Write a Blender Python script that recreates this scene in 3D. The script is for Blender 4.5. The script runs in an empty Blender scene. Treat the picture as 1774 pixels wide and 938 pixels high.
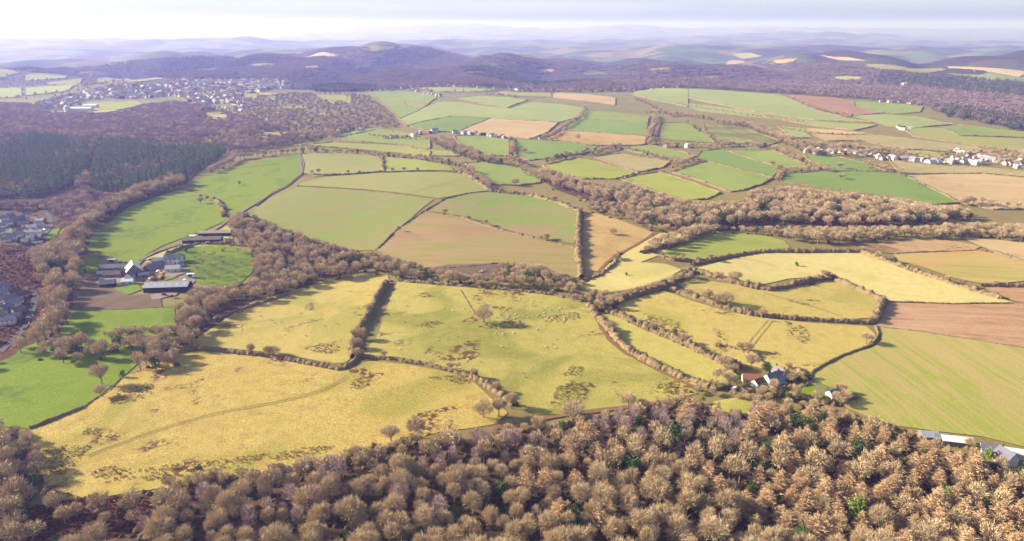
import bpy, math, random
import numpy as np
from mathutils import Vector, geometry

random.seed(7)
rng = np.random.default_rng(7)
R = math.radians
scene = bpy.context.scene
COL = scene.collection

# ------------------------------------------------------------------ camera, world, sun, exposure
CAM_H, PITCH, FOC = 200.0, 19.0, 1221.0          # metres, degrees below level, focal length in photo pixels (1774 wide)
cam_data = bpy.data.cameras.new('camera')
cam = bpy.data.objects.new('camera', cam_data)
COL.objects.link(cam)
cam.location = (0, 0, CAM_H)
cam.rotation_euler = (R(90 - PITCH), 0, 0)
cam_data.sensor_width = 36.0
cam_data.lens = 36.0 * FOC / 1774.0
cam_data.clip_start = 1.0
cam_data.clip_end = 120000.0
scene.camera = cam

SUN_EL, SUN_AZ = 24.0, 281.0                      # azimuth clockwise from +Y: low winter sun on the left, a little ahead
world = bpy.data.worlds.new('World')
scene.world = world
world.use_nodes = True
wn, wl = world.node_tree.nodes, world.node_tree.links
for n in list(wn): wn.remove(n)
w_out = wn.new('ShaderNodeOutputWorld')
w_bg = wn.new('ShaderNodeBackground')
w_sky = wn.new('ShaderNodeTexSky')
w_sky.sky_type = 'NISHITA'
w_sky.sun_disc = False
w_sky.sun_elevation = R(SUN_EL)
w_sky.sun_rotation = R(SUN_AZ)
w_sky.altitude = 200
w_sky.air_density = 1.0
w_sky.dust_density = 1.6
w_sky.ozone_density = 1.5
w_bg.inputs['Strength'].default_value = 0.082
# thin streaky winter cloud
w_tc = wn.new('ShaderNodeTexCoord')
w_map = wn.new('ShaderNodeMapping'); w_map.inputs['Scale'].default_value = (2.2, 2.2, 46.0)
w_noi = wn.new('ShaderNodeTexNoise'); w_noi.inputs['Scale'].default_value = 1.3; w_noi.inputs['Detail'].default_value = 6.0
w_noi.inputs['Distortion'].default_value = 0.5
w_rmp = wn.new('ShaderNodeMapRange'); w_rmp.inputs['From Min'].default_value = 0.36; w_rmp.inputs['From Max'].default_value = 0.62
w_rmp.inputs['To Min'].default_value = 0.0; w_rmp.inputs['To Max'].default_value = 1.0
w_mix = wn.new('ShaderNodeMix'); w_mix.data_type = 'RGBA'
w_veil = wn.new('ShaderNodeMix'); w_veil.data_type = 'RGBA'
w_veil.inputs['A'].default_value = (2.45, 2.75, 3.25, 1); w_veil.inputs['B'].default_value = (3.0, 3.25, 3.65, 1)
w_low = wn.new('ShaderNodeMix'); w_low.data_type = 'RGBA'; w_low.inputs['A'].default_value = (0.5, 0.68, 1.2, 1)   # the murk right down on the horizon is duller
wl.new(w_veil.outputs['Result'], w_low.inputs['B']); wl.new(w_low.outputs['Result'], w_mix.inputs['B'])
wl.new(w_tc.outputs['Generated'], w_map.inputs['Vector'])
wl.new(w_map.outputs['Vector'], w_noi.inputs['Vector'])
wl.new(w_noi.outputs['Fac'], w_rmp.inputs['Value'])
w_sep = wn.new('ShaderNodeSeparateXYZ'); wl.new(w_tc.outputs['Generated'], w_sep.inputs[0])
w_lim = wn.new('ShaderNodeMapRange'); w_lim.interpolation_type = 'SMOOTHSTEP'     # the cloud veil lies low; overhead it thins out
w_lim.inputs['From Min'].default_value = 0.10; w_lim.inputs['From Max'].default_value = 0.45; w_lim.inputs['To Min'].default_value = 1.0; w_lim.inputs['To Max'].default_value = 0.12
wl.new(w_sep.outputs[2], w_lim.inputs['Value'])
w_hz = wn.new('ShaderNodeMapRange'); w_hz.interpolation_type = 'SMOOTHSTEP'
w_hz.inputs['From Min'].default_value = 0.0; w_hz.inputs['From Max'].default_value = 0.034
wl.new(w_sep.outputs[2], w_hz.inputs['Value']); wl.new(w_hz.outputs['Result'], w_low.inputs['Factor'])
w_mul = wn.new('ShaderNodeMath'); w_mul.operation = 'MULTIPLY'
wl.new(w_rmp.outputs['Result'], w_veil.inputs['Factor']); w_mul.inputs[0].default_value = 0.94; wl.new(w_lim.outputs['Result'], w_mul.inputs[1])
wl.new(w_mul.outputs[0], w_mix.inputs['Factor'])
wl.new(w_sky.outputs['Color'], w_mix.inputs['A'])
wl.new(w_mix.outputs['Result'], w_bg.inputs['Color'])
wl.new(w_bg.outputs['Background'], w_out.inputs['Surface'])

sun_data = bpy.data.lights.new('sun', 'SUN')
sun_data.energy = 4.6
sun_data.angle = R(0.5)
sun_data.color = (1.0, 0.91, 0.78)
sun = bpy.data.objects.new('sun', sun_data)
COL.objects.link(sun)
_s = Vector((math.sin(R(SUN_AZ)) * math.cos(R(SUN_EL)), math.cos(R(SUN_AZ)) * math.cos(R(SUN_EL)), math.sin(R(SUN_EL))))
sun.rotation_euler = _s.to_track_quat('Z', 'Y').to_euler()
sun.location = (-300, 100, 400)

vs = scene.view_settings
vs.view_transform = 'Standard'
vs.look = 'None'
vs.gamma = 1.0
vs.use_curve_mapping = False
EXPOSURE = 1.55
vs.exposure = EXPOSURE
scene.display_settings.display_device = 'sRGB'
scene.cycles.max_bounces = 5
scene.cycles.diffuse_bounces = 2
scene.cycles.volume_bounces = 0
scene.cycles.use_adaptive_sampling = False
scene.cycles.use_denoising = True
scene.cycles.denoising_prefilter = 'ACCURATE'

# ------------------------------------------------------------------ terrain: heights from crest rows seen in the photo
CP, SP = math.cos(R(PITCH)), math.sin(R(PITCH))
def slope_of(py):
    v = 469.0 - py
    return (FOC * SP - v * CP) / (FOC * CP + v * SP)      # drop per metre forward

ROWS = [  # (Y, [(pixel column, height)] or [(pixel column, ('p', pixel row))])
    (2300, [(-300, 0), (2100, 0)]),
    (3300, [(-300, -22), (0, -20), (300, 6), (600, -16), (1000, -30), (1200, -34), (1400, -10), (1774, 5), (2100, 5)]),
    (4000, [(-300, -18), (0, -15), (300, 8), (700, -8), (900, -25), (1100, -32), (1200, -50), (1400, 10), (1500, 22), (1774, 18), (2100, 10)]),
    (5400, [(-300, ('p', 118)), (0, ('p', 117)), (130, ('p', 116)), (273, ('p', 101)), (375, ('p', 98)), (500, ('p', 92)), (560, ('p', 82)),
            (600, ('p', 80)), (624, ('p', 84)), (702, ('p', 77)), (743, ('p', 81)), (801, ('p', 95)), (883, ('p', 100)), (931, ('p', 102)), (982, ('p', 103)),
            (1080, ('p', 106)), (1180, ('p', 112)), (1240, ('p', 116)), (1320, ('p', 106)), (1400, ('p', 102)), (1450, ('p', 106)), (1510, ('p', 118)), (1600, ('p', 128)), (1774, ('p', 138)), (2100, ('p', 142))]),
    (6000, [(-300, -60), (300, -30), (700, -20), (1000, -60), (1200, -70), (1500, -20), (1774, -10), (2100, -10)]),
    (7400, [(-300, 0), (500, 0), (800, ('p', 104)), (940, ('p', 102)), (982, ('p', 101)), (1016, ('p', 91)), (1050, ('p', 89)), (1112, ('p', 88)), (1153, ('p', 78)), (1190, ('p', 77)),
            (1270, ('p', 79)), (1300, ('p', 83)), (1340, ('p', 81)), (1380, ('p', 79)), (1450, ('p', 79)), (1510, ('p', 83)), (1600, ('p', 90)), (1690, ('p', 93)), (1774, ('p', 100)), (2100, ('p', 104))]),
    (8300, [(-300, -40), (600, -40), (1000, -30), (1300, 0), (2100, -30)]),
    (10500, [(-300, ('p', 72)), (0, ('p', 69)), (140, ('p', 70)), (240, ('p', 69)), (330, ('p', 69)), (380, ('p', 67)), (440, ('p', 67)), (480, ('p', 71)), (520, ('p', 79)), (580, ('p', 84)),
             (680, ('p', 76)), (726, ('p', 70)), (778, ('p', 70)), (863, ('p', 73)), (931, ('p', 75)), (1000, ('p', 77)), (1150, ('p', 82)), (1400, ('p', 86)), (1774, ('p', 92)), (2100, ('p', 92))]),
    (12500, [(-300, -20), (2100, -20)]),
    (16000, [(-300, ('p', 64)), (0, ('p', 64)), (60, ('p', 67)), (200, ('p', 72)), (500, ('p', 74)), (700, ('p', 70)), (1000, ('p', 71)), (1174, ('p', 66)), (1300, ('p', 60)), (1355, ('p', 55)), (1450, ('p', 57)), (1540, ('p', 61)),
             (1590, ('p', 70)), (1640, ('p', 80)), (1700, ('p', 80)), (1774, ('p', 74)), (2100, ('p', 70))]),
    (19000, [(-300, 0), (2100, 0)]),
    (24500, [(-300, ('p', 62)), (300, ('p', 62)), (430, ('p', 55)), (520, ('p', 48)), (590, ('p', 43)), (690, ('p', 43)), (840, ('p', 42)), (870, ('p', 47)), (960, ('p', 50)), (1030, ('p', 48)), (1065, ('p', 44)), (1095, ('p', 42)), (1130, ('p', 46)),
             (1200, ('p', 50)), (1300, ('p', 47)), (1600, ('p', 50)), (1774, ('p', 50)), (2100, ('p', 50))]),
    (30000, [(-300, 0), (2100, 0)]),
]
_PX = np.arange(-300, 2101, 10.0)
_RY = np.array([r[0] for r in ROWS], float)
_RZ = []
for Y_, pts in ROWS:
    xs = [p[0] for p in pts]
    zs = [p[1] if not isinstance(p[1], tuple) else CAM_H - Y_ * slope_of(p[1][1]) for p in pts]
    v = np.interp(_PX, xs, zs)
    k = np.array([1, 2, 1]) / 4.0
    v[1:-1] = np.convolve(v, k, 'valid')
    _RZ.append(v)
_RZ = np.array(_RZ)
def height(X, Y):
    X = np.asarray(X, float); Y = np.asarray(Y, float)
    Yc = np.clip(Y, 1.0, 29999.0)
    px = np.clip(887.0 + 1291.0 * X / np.maximum(Yc, 400.0), -300, 2099.9)
    i = np.clip(np.searchsorted(_RY, Yc) - 1, 0, len(_RY) - 2)
    t = np.clip((Yc - _RY[i]) / (_RY[i + 1] - _RY[i]), 0, 1)
    t = t * t * (3 - 2 * t)
    f = (px + 300) / 10.0
    j = np.clip(f.astype(int), 0, len(_PX) - 2); f = f - j
    a = _RZ[i, j] * (1 - f) + _RZ[i, j + 1] * f
    b = _RZ[i + 1, j] * (1 - f) + _RZ[i + 1, j + 1] * f
    z = a * (1 - t) + b * t
    z = np.where(Yc < _RY[0], 0.0, z)
    near = np.exp(-(Yc / 2600.0) ** 4)
    z = z + near * (2.6 * np.sin(X / 83.0 + 0.8) * np.cos(Yc / 97.0) + 1.4 * np.sin((X + Yc) / 47.0) * np.sin((Yc - 0.5 * X) / 55.0)) * np.clip((Yc - 150) / 300.0, 0.15, 1)
    far = np.clip((Yc - 2300) / 1500.0, 0, 1)
    crest = 1 - 0.75 * np.exp(-((Yc - 5400) / 420.0) ** 2) - 0.75 * np.exp(-((Yc - 7400) / 480.0) ** 2)
    z = z + far * crest * (62 * np.sin(X / 210.0 + Yc / 540.0) * np.sin(Yc / 330.0 - X / 590.0 + 1.0) + 30 * np.sin(X / 120.0 - Yc / 210.0) * np.cos(X / 150.0 + Yc / 260.0)) * np.clip(1.0 - (Yc - 5400) / 2600.0, 0.4, 1)
    return z

_STEPS = np.concatenate([np.arange(120, 900, 4.0), np.geomspace(900, 29500, 1400)])
def unproject(pts):
    """photo pixels -> points on the terrain (N,3)"""
    pts = np.atleast_2d(np.asarray(pts, float))
    v = 469.0 - pts[:, 1]
    dy = FOC * CP + v * SP
    sx = (pts[:, 0] - 887.0) / dy
    sl = (FOC * SP - v * CP) / dy
    out = np.zeros((len(pts), 3))
    for c in range(0, len(pts), 400):
        s = slice(c, c + 400)
        Yg = _STEPS[None, :]
        zr = CAM_H - sl[s, None] * Yg
        zt = height(sx[s, None] * Yg, np.broadcast_to(Yg, zr.shape))
        under = zr <= zt
        k = np.where(under.any(1), under.argmax(1), len(_STEPS) - 1)
        k = np.maximum(k, 1)
        a, b = _STEPS[k - 1].copy(), _STEPS[k].copy()
        for _ in range(12):
            m = 0.5 * (a + b)
            below = (CAM_H - sl[s] * m) <= height(sx[s] * m, m)
            b = np.where(below, m, b); a = np.where(below, a, m)
        Y = 0.5 * (a + b)
        out[s, 0] = sx[s] * Y; out[s, 1] = Y; out[s, 2] = height(sx[s] * Y, Y)
    return out
def project(P):
    P = np.atleast_2d(P)
    dz = P[:, 2] - CAM_H
    depth = P[:, 1] * CP - dz * SP
    up = P[:, 1] * SP + dz * CP
    return np.stack([887.0 + FOC * P[:, 0] / depth, 469.0 - FOC * up / depth], 1)
def inside(P, poly):
    """points (N,2) in polygon"""
    poly = np.asarray(poly, float)
    x, y = P[:, 0], P[:, 1]
    r = np.zeros(len(P), bool)
    n = len(poly)
    for i in range(n):
        x1, y1 = poly[i]; x2, y2 = poly[(i + 1) % n]
        if y1 == y2: continue
        c = (y1 > y) != (y2 > y)
        r ^= c & (x < (x2 - x1) * (y - y1) / (y2 - y1) + x1)
    return r

# ------------------------------------------------------------------ helpers
def lin(c):
    return tuple(((v / 255.0) / 12.92) if v <= 10 else (((v / 255.0) + 0.055) / 1.055) ** 2.4 for v in c)
KLIT = 2.05                                       # albedo -> picture brightness of level sunlit ground at this exposure
def alb(r, g, b):
    return tuple(min(0.85, v / KLIT) for v in lin((r, g, b))) + (1.0,)
def new_mat(name, rough=0.9, spec=0.15):
    m = bpy.data.materials.new(name)
    m.use_nodes = True
    b = m.node_tree.nodes['Principled BSDF']
    b.inputs['Roughness'].default_value = rough
    b.inputs['Specular IOR Level'].default_value = spec
    return m, m.node_tree.nodes, m.node_tree.links, b
def mesh_obj(name, verts, faces, mats, parent=None, loc=None, mat_idx=None, link=True, smooth=False):
    me = bpy.data.meshes.new(name)
    verts = np.asarray(verts, float)
    if isinstance(faces, np.ndarray):
        nv, nf, k = len(verts), len(faces), faces.shape[1]
        me.vertices.add(nv); me.vertices.foreach_set('co', verts.ravel())
        me.loops.add(nf * k); me.loops.foreach_set('vertex_index', faces.ravel().astype(np.int32))
        me.polygons.add(nf)
        me.polygons.foreach_set('loop_start', np.arange(0, nf * k, k, dtype=np.int32))
        me.update(calc_edges=True)
    else:
        me.from_pydata([tuple(v) for v in verts], [], [tuple(f) for f in faces])
    for m in (mats if isinstance(mats, (list, tuple)) else [mats]): me.materials.append(m)
    if mat_idx is not None:
        me.polygons.foreach_set('material_index', np.asarray(mat_idx, np.int32))
    if smooth:
        me.polygons.foreach_set('use_smooth', np.ones(len(me.polygons), bool))
    o = bpy.data.objects.new(name, me)
    if link: COL.objects.link(o)
    if parent is not None: o.parent = parent
    if loc is not None: o.location = loc
    return o
def tag(o, label=None, cat=None, group=None, kind=None):
    if label: o['label'] = label
    if cat: o['category'] = cat
    if group: o['group'] = group
    if kind: o['kind'] = kind
    return o
def empty(name, loc, rz=0.0, label=None, cat=None, group=None):
    o = bpy.data.objects.new(name, None)
    o.empty_display_size = 1.0
    COL.objects.link(o); o.location = loc; o.rotation_euler = (0, 0, rz)
    return tag(o, label, cat, group)
def copy_tree(o, parent=None):
    c = o.copy(); COL.objects.link(c)
    if parent is not None: c.parent = parent
    for ch in o.children: copy_tree(ch, c)
    return c

# ------------------------------------------------------------------ ground sheet
def ground_material():
    m, n, l, b = new_mat('ground_cover')
    geo = n.new('ShaderNodeNewGeometry')
    sep = n.new('ShaderNodeSeparateXYZ'); l.new(geo.outputs['Position'], sep.inputs[0])
    def noise(scale, det=4):
        t = n.new('ShaderNodeTexNoise'); t.inputs['Scale'].default_value = scale; t.inputs['Detail'].default_value = det
        l.new(geo.outputs['Position'], t.inputs['Vector']); return t
    def ramp(src, stops):
        r = n.new('ShaderNodeValToRGB')
        e = r.color_ramp.elements
        while len(e) < len(stops): e.new(0.5)
        for k, (p, c) in enumerate(stops): e[k].position = p; e[k].color = c
        l.new(src, r.inputs[0]); return r
    def mix(f, a, c):
        x = n.new('ShaderNodeMix'); x.data_type = 'RGBA'
        if isinstance(f, float): x.inputs['Factor'].default_value = f
        else: l.new(f, x.inputs['Factor'])
        for s, i in ((a, 'A'), (c, 'B')):
            if isinstance(s, tuple): x.inputs[i].default_value = s
            else: l.new(s, x.inputs[i])
        return x.outputs['Result']
    # rough grass, litter and bramble
    n1 = noise(1 / 40.0); n2 = noise(1 / 3.0, 6)
    near = ramp(n1.outputs['Fac'], [(0.3, alb(176, 150, 92)), (0.5, alb(190, 172, 92)), (0.7, alb(166, 168, 76))])
    near2 = mix(n2.outputs['Fac'], near.outputs['Color'], alb(140, 116, 74))
    # the far country: small fields between woods
    vo = n.new('ShaderNodeTexVoronoi'); vo.inputs['Scale'].default_value = 1 / 230.0; vo.inputs['Randomness'].default_value = 0.85
    l.new(geo.outputs['Position'], vo.inputs['Vector'])
    sepc = n.new('ShaderNodeSeparateColor'); l.new(vo.outputs['Color'], sepc.inputs[0])
    patch = ramp(sepc.outputs[0], [(0.0, alb(96, 110, 62)), (0.25, alb(132, 146, 84)), (0.45, alb(158, 146, 96)), (0.6, alb(112, 134, 66)), (0.8, alb(160, 128, 96)), (1.0, alb(120, 140, 80))])
    patch.color_ramp.interpolation = 'CONSTANT'
    wood_n = noise(1 / 900.0, 5)
    isw = n.new('ShaderNodeMapRange'); isw.inputs['From Min'].default_value = 0.50; isw.inputs['From Max'].default_value = 0.53
    l.new(wood_n.outputs['Fac'], isw.inputs['Value'])
    wtex = ramp(noise(1 / 30.0, 5).outputs['Fac'], [(0.3, alb(70, 58, 62)), (0.7, alb(104, 86, 82))])
    far = mix(isw.outputs['Result'], patch.outputs['Color'], wtex.outputs['Color'])
    fy = n.new('ShaderNodeMapRange'); fy.inputs['From Min'].default_value = 2500; fy.inputs['From Max'].default_value = 5600
    l.new(sep.outputs[1], fy.inputs['Value'])
    scr = ramp(noise(1 / 60.0, 5).outputs['Fac'], [(0.35, alb(140, 126, 90)), (0.5, alb(156, 152, 94)), (0.65, alb(158, 166, 92))])
    fy3 = n.new('ShaderNodeMapRange'); fy3.inputs['From Min'].default_value = 2300; fy3.inputs['From Max'].default_value = 2900
    l.new(sep.outputs[1], fy3.inputs['Value'])
    mid = mix(fy.outputs['Result'], mix(fy3.outputs['Result'], scr.outputs['Color'], wtex.outputs['Color']), far)
    fy2 = n.new('ShaderNodeMapRange'); fy2.inputs['From Min'].default_value = 1500; fy2.inputs['From Max'].default_value = 2600
    l.new(sep.outputs[1], fy2.inputs['Value'])
    c = mix(fy2.outputs['Result'], near2, mid)
    l.new(c, b.inputs['Base Color'])
    return m
_gy = np.concatenate([np.arange(-500, 130, 30.0), np.geomspace(130 + 500, 30000 + 500, 300) - 500])
_gu = np.linspace(-1.35, 1.35, 300)
_GX = _gu[None, :] * (np.maximum(_gy, -300)[:, None] + 620.0)
_GY = np.broadcast_to(_gy[:, None], _GX.shape)
_GZ = height(_GX, _GY)
_ny, _nx = _GX.shape
_idx = np.arange(_ny * _nx).reshape(_ny, _nx)
_gf = np.stack([_idx[:-1, :-1], _idx[:-1, 1:], _idx[1:, 1:], _idx[1:, :-1]], -1).reshape(-1, 4)
ground = mesh_obj('ground', np.stack([_GX, _GY, _GZ], -1).reshape(-1, 3), _gf, ground_material(), smooth=True)
tag(ground, kind='structure')

# ------------------------------------------------------------------ haze in the valley air
def make_haze():
    x, y0, y1, z0, z1 = 46000, -1200, 31500, float(_GZ.min()) - 1.0, max(420.0, float(_GZ.max()) + 6)
    v = [(-x, y0, z0), (x, y0, z0), (x, y1, z0), (-x, y1, z0), (-x, y0, z1), (x, y0, z1), (x, y1, z1), (-x, y1, z1)]
    f = [(0, 3, 2, 1), (4, 5, 6, 7), (0, 1, 5, 4), (1, 2, 6, 5), (2, 3, 7, 6), (3, 0, 4, 7)]
    m = bpy.data.materials.new('haze_air'); m.use_nodes = True
    n, l = m.node_tree.nodes, m.node_tree.links
    n.remove(n['Principled BSDF'])
    pv = n.new('ShaderNodeVolumePrincipled')
    pv.inputs['Color'].default_value = HAZE_COLOR
    pv.inputs['Density'].default_value = HAZE_DENSITY
    pv.inputs['Absorption Color'].default_value = (1, 1, 1, 1)      # scatters only: blue first, like real air
    pv.inputs['Anisotropy'].default_value = 0.25
    l.new(pv.outputs['Volume'], n['Material Output'].inputs['Volume'])
    o = mesh_obj('haze', v, f, m)
    tag(o, kind='stuff')
HAZE_COLOR = (0.335, 0.365, 1.0, 1)
HAZE_DENSITY = 0.00012
make_haze()
# ------------------------------------------------------------------ field materials
_fm = {}
def field_mat(key, c1, c2, c3, patch=0.5, stripe=None, tuss=0.25, c4=None, tscale=1.4, patch_size=70.0):
    """c1 main sward, c2 large drifts, c3 small mottling, stripe = (heading in degrees, period, colour, amount), c4 = worn or rushy blotches"""
    if key in _fm: return _fm[key]
    m, n, l, b = new_mat(key, 0.95, 0.08)
    geo = n.new('ShaderNodeNewGeometry')
    def noise(scale, det=5, vec=None, dist=0.0):
        t = n.new('ShaderNodeTexNoise'); t.inputs['Scale'].default_value = scale; t.inputs['Detail'].default_value = det
        t.inputs['Distortion'].default_value = dist
        l.new(vec if vec is not None else geo.outputs['Position'], t.inputs['Vector']); return t.outputs['Fac']
    def rng_(src, a, z, lo=0.0, hi=1.0):
        r = n.new('ShaderNodeMapRange'); r.interpolation_type = 'SMOOTHSTEP'
        r.inputs['From Min'].default_value = a; r.inputs['From Max'].default_value = z
        r.inputs['To Min'].default_value = lo; r.inputs['To Max'].default_value = hi
        l.new(src, r.inputs['Value']); return r.outputs['Result']
    def mix(f, a, c):
        x = n.new('ShaderNodeMix'); x.data_type = 'RGBA'
        l.new(f, x.inputs['Factor'])
        for s, i in ((a, 'A'), (c, 'B')):
            if isinstance(s, tuple): x.inputs[i].default_value = s
            else: l.new(s, x.inputs[i])
        return x.outputs['Result']
    h = (hash(key) % 97) if False else sum(ord(ch) for ch in key) % 97
    off = n.new('ShaderNodeVectorMath'); off.operation = 'ADD'; off.inputs[1].default_value = (h * 31.0, h * 17.0, 0)
    l.new(geo.outputs['Position'], off.inputs[0]); P = off.outputs[0]
    col = mix(rng_(noise(1 / patch_size, 6, P, 1.2), 0.62 - patch * 0.3, 0.78 - patch * 0.3), alb(*c1), alb(*c2))
    col = mix(rng_(noise(1 / 7.0, 5, P, 0.4), 0.42, 0.72, 0, 0.75), col, alb(*c3))
    if stripe:
        ang, per, sc, amt = stripe
        mp = n.new('ShaderNodeMapping'); mp.vector_type = 'TEXTURE'
        mp.inputs['Rotation'].default_value = (0, 0, R(ang)); mp.inputs['Scale'].default_value = (per * 60, per, 1)
        l.new(P, mp.inputs['Vector'])
        s1 = rng_(noise(1.0, 3, mp.outputs['Vector']), 0.42, 0.62, 0, amt)
        col = mix(s1, col, alb(*sc))
        mp2 = n.new('ShaderNodeMapping'); mp2.vector_type = 'TEXTURE'
        mp2.inputs['Rotation'].default_value = (0, 0, R(ang)); mp2.inputs['Scale'].default_value = (per * 110, per * 4.0, 1)
        l.new(P, mp2.inputs['Vector'])
        s2 = rng_(noise(1.0, 2, mp2.outputs['Vector']), 0.45, 0.6, 0, amt * 0.8)
        col = mix(s2, col, alb(*sc))
    if c4:
        a = rng_(noise(1 / 34.0, 4, P, 0.8), 0.56, 0.66)
        d = rng_(noise(1 / 3.2, 4, P, 0.5), 0.44, 0.55)
        mu = n.new('ShaderNodeMath'); mu.operation = 'MULTIPLY'; l.new(a, mu.inputs[0]); l.new(d, mu.inputs[1])
        col = mix(mu.outputs[0], col, alb(*c4))
    fine = noise(tscale, 4, P)
    hsv = n.new('ShaderNodeHueSaturation')
    l.new(rng_(fine, 0.25, 0.75, 1 - tuss, 1 + tuss), hsv.inputs['Value']); l.new(col, hsv.inputs['Color'])
    l.new(hsv.outputs['Color'], b.inputs['Base Color'])
    bp = n.new('ShaderNodeBump'); bp.inputs['Strength'].default_value = 0.35; bp.inputs['Distance'].default_value = 0.5
    l.new(noise(0.55, 4, P), bp.inputs['Height']); l.new(bp.outputs['Normal'], b.inputs['Normal'])
    _fm[key] = m
    return m
FM = {
    'meadow': lambda: field_mat('dry_meadow', (226, 196, 106), (190, 178, 80), (208, 170, 92), 0.5, None, 0.36, (122, 84, 58)),
    'dry': lambda: field_mat('dry_pasture', (226, 200, 110), (198, 186, 90), (208, 180, 100), 0.45, None, 0.22, (132, 108, 66)),
    'pale': lambda: field_mat('pale_dry_grass', (244, 222, 142), (226, 208, 118), (232, 206, 130), 0.4, None, 0.14),
    'sheep': lambda: field_mat('grazed_pasture', (212, 196, 102), (172, 168, 74), (198, 176, 96), 0.55, None, 0.26, (128, 92, 58)),
    'strip': lambda: field_mat('rough_strip', (218, 202, 106), (186, 184, 86), (206, 186, 100), 0.5, None, 0.22),
    'bright': lambda: field_mat('bright_grass', (146, 162, 38), (124, 146, 32), (160, 172, 46), 0.5, None, 0.16),
    'lush': lambda: field_mat('lush_grass', (140, 162, 34), (110, 136, 28), (154, 168, 44), 0.5, None, 0.24),
    'green': lambda: field_mat('green_pasture', (182, 186, 84), (164, 176, 74), (190, 188, 92), 0.5, (20, 8, (190, 190, 84), 0.3), 0.10),
    'mown': lambda: field_mat('mown_grass', (166, 178, 86), (148, 168, 78), (176, 182, 92), 0.5, (35, 9, (176, 184, 86), 0.35), 0.08),
    'deep': lambda: field_mat('deep_green_ley', (148, 172, 80), (134, 162, 74), (158, 174, 86), 0.4, (160, 10, (156, 174, 82), 0.35), 0.06),
    'olive': lambda: field_mat('olive_stubble', (182, 182, 92), (168, 178, 84), (190, 180, 100), 0.5, (152, 9, (190, 176, 110), 0.5), 0.10),
    'crop': lambda: field_mat('young_crop', (160, 178, 72), (184, 168, 98), (180, 176, 94), 0.5, (55, 7, (180, 164, 104), 0.6), 0.10, patch_size=110.0),
    'mixcrop': lambda: field_mat('thin_crop_on_soil', (178, 162, 90), (188, 148, 106), (170, 168, 80), 0.55, (172, 8, (204, 164, 122), 0.5), 0.10, patch_size=120.0),
    'halfgreen': lambda: field_mat('patchy_crop', (150, 174, 66), (190, 156, 106), (168, 178, 84), 0.5, (165, 8, (186, 160, 112), 0.55), 0.10, patch_size=130.0),
    'plough': lambda: field_mat('ploughed_soil', (206, 156, 112), (186, 134, 98), (216, 170, 126), 0.5, (170, 4.5, (226, 186, 146), 0.6), 0.18),
    'earth': lambda: field_mat('bare_dark_earth', (134, 108, 84), (150, 122, 94), (122, 100, 76), 0.5, (75, 2.5, (156, 130, 104), 0.4), 0.14),
    'stripes': lambda: field_mat('striped_winter_crop', (180, 184, 78), (196, 186, 94), (190, 186, 86), 0.45, (95, 2.2, (220, 186, 126), 0.62), 0.12),
    'orange': lambda: field_mat('russet_grass', (220, 178, 108), (196, 184, 92), (222, 168, 104), 0.5, (172, 6, (224, 196, 122), 0.5), 0.16),
    'tan': lambda: field_mat('tan_stubble', (222, 186, 130), (208, 170, 116), (226, 196, 142), 0.5, (160, 12, (232, 200, 150), 0.5), 0.08),
    'gold': lambda: field_mat('golden_slope', (222, 180, 116), (202, 164, 100), (214, 188, 120), 0.5, None, 0.2),
    'rough': lambda: field_mat('rough_bracken_land', (222, 180, 130), (150, 120, 84), (200, 160, 112), 0.5, None, 0.25, (110, 84, 64)),
    'stony': lambda: field_mat('root_crop', (196, 176, 112), (180, 166, 100), (206, 190, 128), 0.5, (30, 5, (214, 192, 136), 0.5), 0.18),
    'plateau': lambda: field_mat('plateau_grass', (182, 190, 106), (168, 182, 98), (190, 192, 114), 0.5, (10, 14, (194, 194, 116), 0.3), 0.06),
    'darkplough': lambda: field_mat('dark_plough', (188, 140, 108), (206, 164, 120), (176, 140, 100), 0.5, (140, 10, (202, 164, 124), 0.5), 0.1),
    'litter': lambda: field_mat('leaf_litter', (120, 92, 68), (98, 74, 58), (136, 108, 76), 0.5, None, 0.35, (80, 60, 50), tscale=0.8),
    'bracken': lambda: field_mat('dead_bracken', (116, 74, 52), (92, 62, 48), (138, 96, 66), 0.5, None, 0.4, (70, 46, 38), tscale=0.9),
    'garden': lambda: field_mat('garden_ground', (128, 126, 104), (104, 116, 72), (150, 142, 130), 0.5, None, 0.3, (84, 82, 78), patch_size=18.0),
    'ridge': lambda: field_mat('striped_rough_grass', (170, 182, 92), (160, 160, 84), (176, 168, 96), 0.5, (100, 14, (136, 112, 84), 0.7), 0.12),
}
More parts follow.
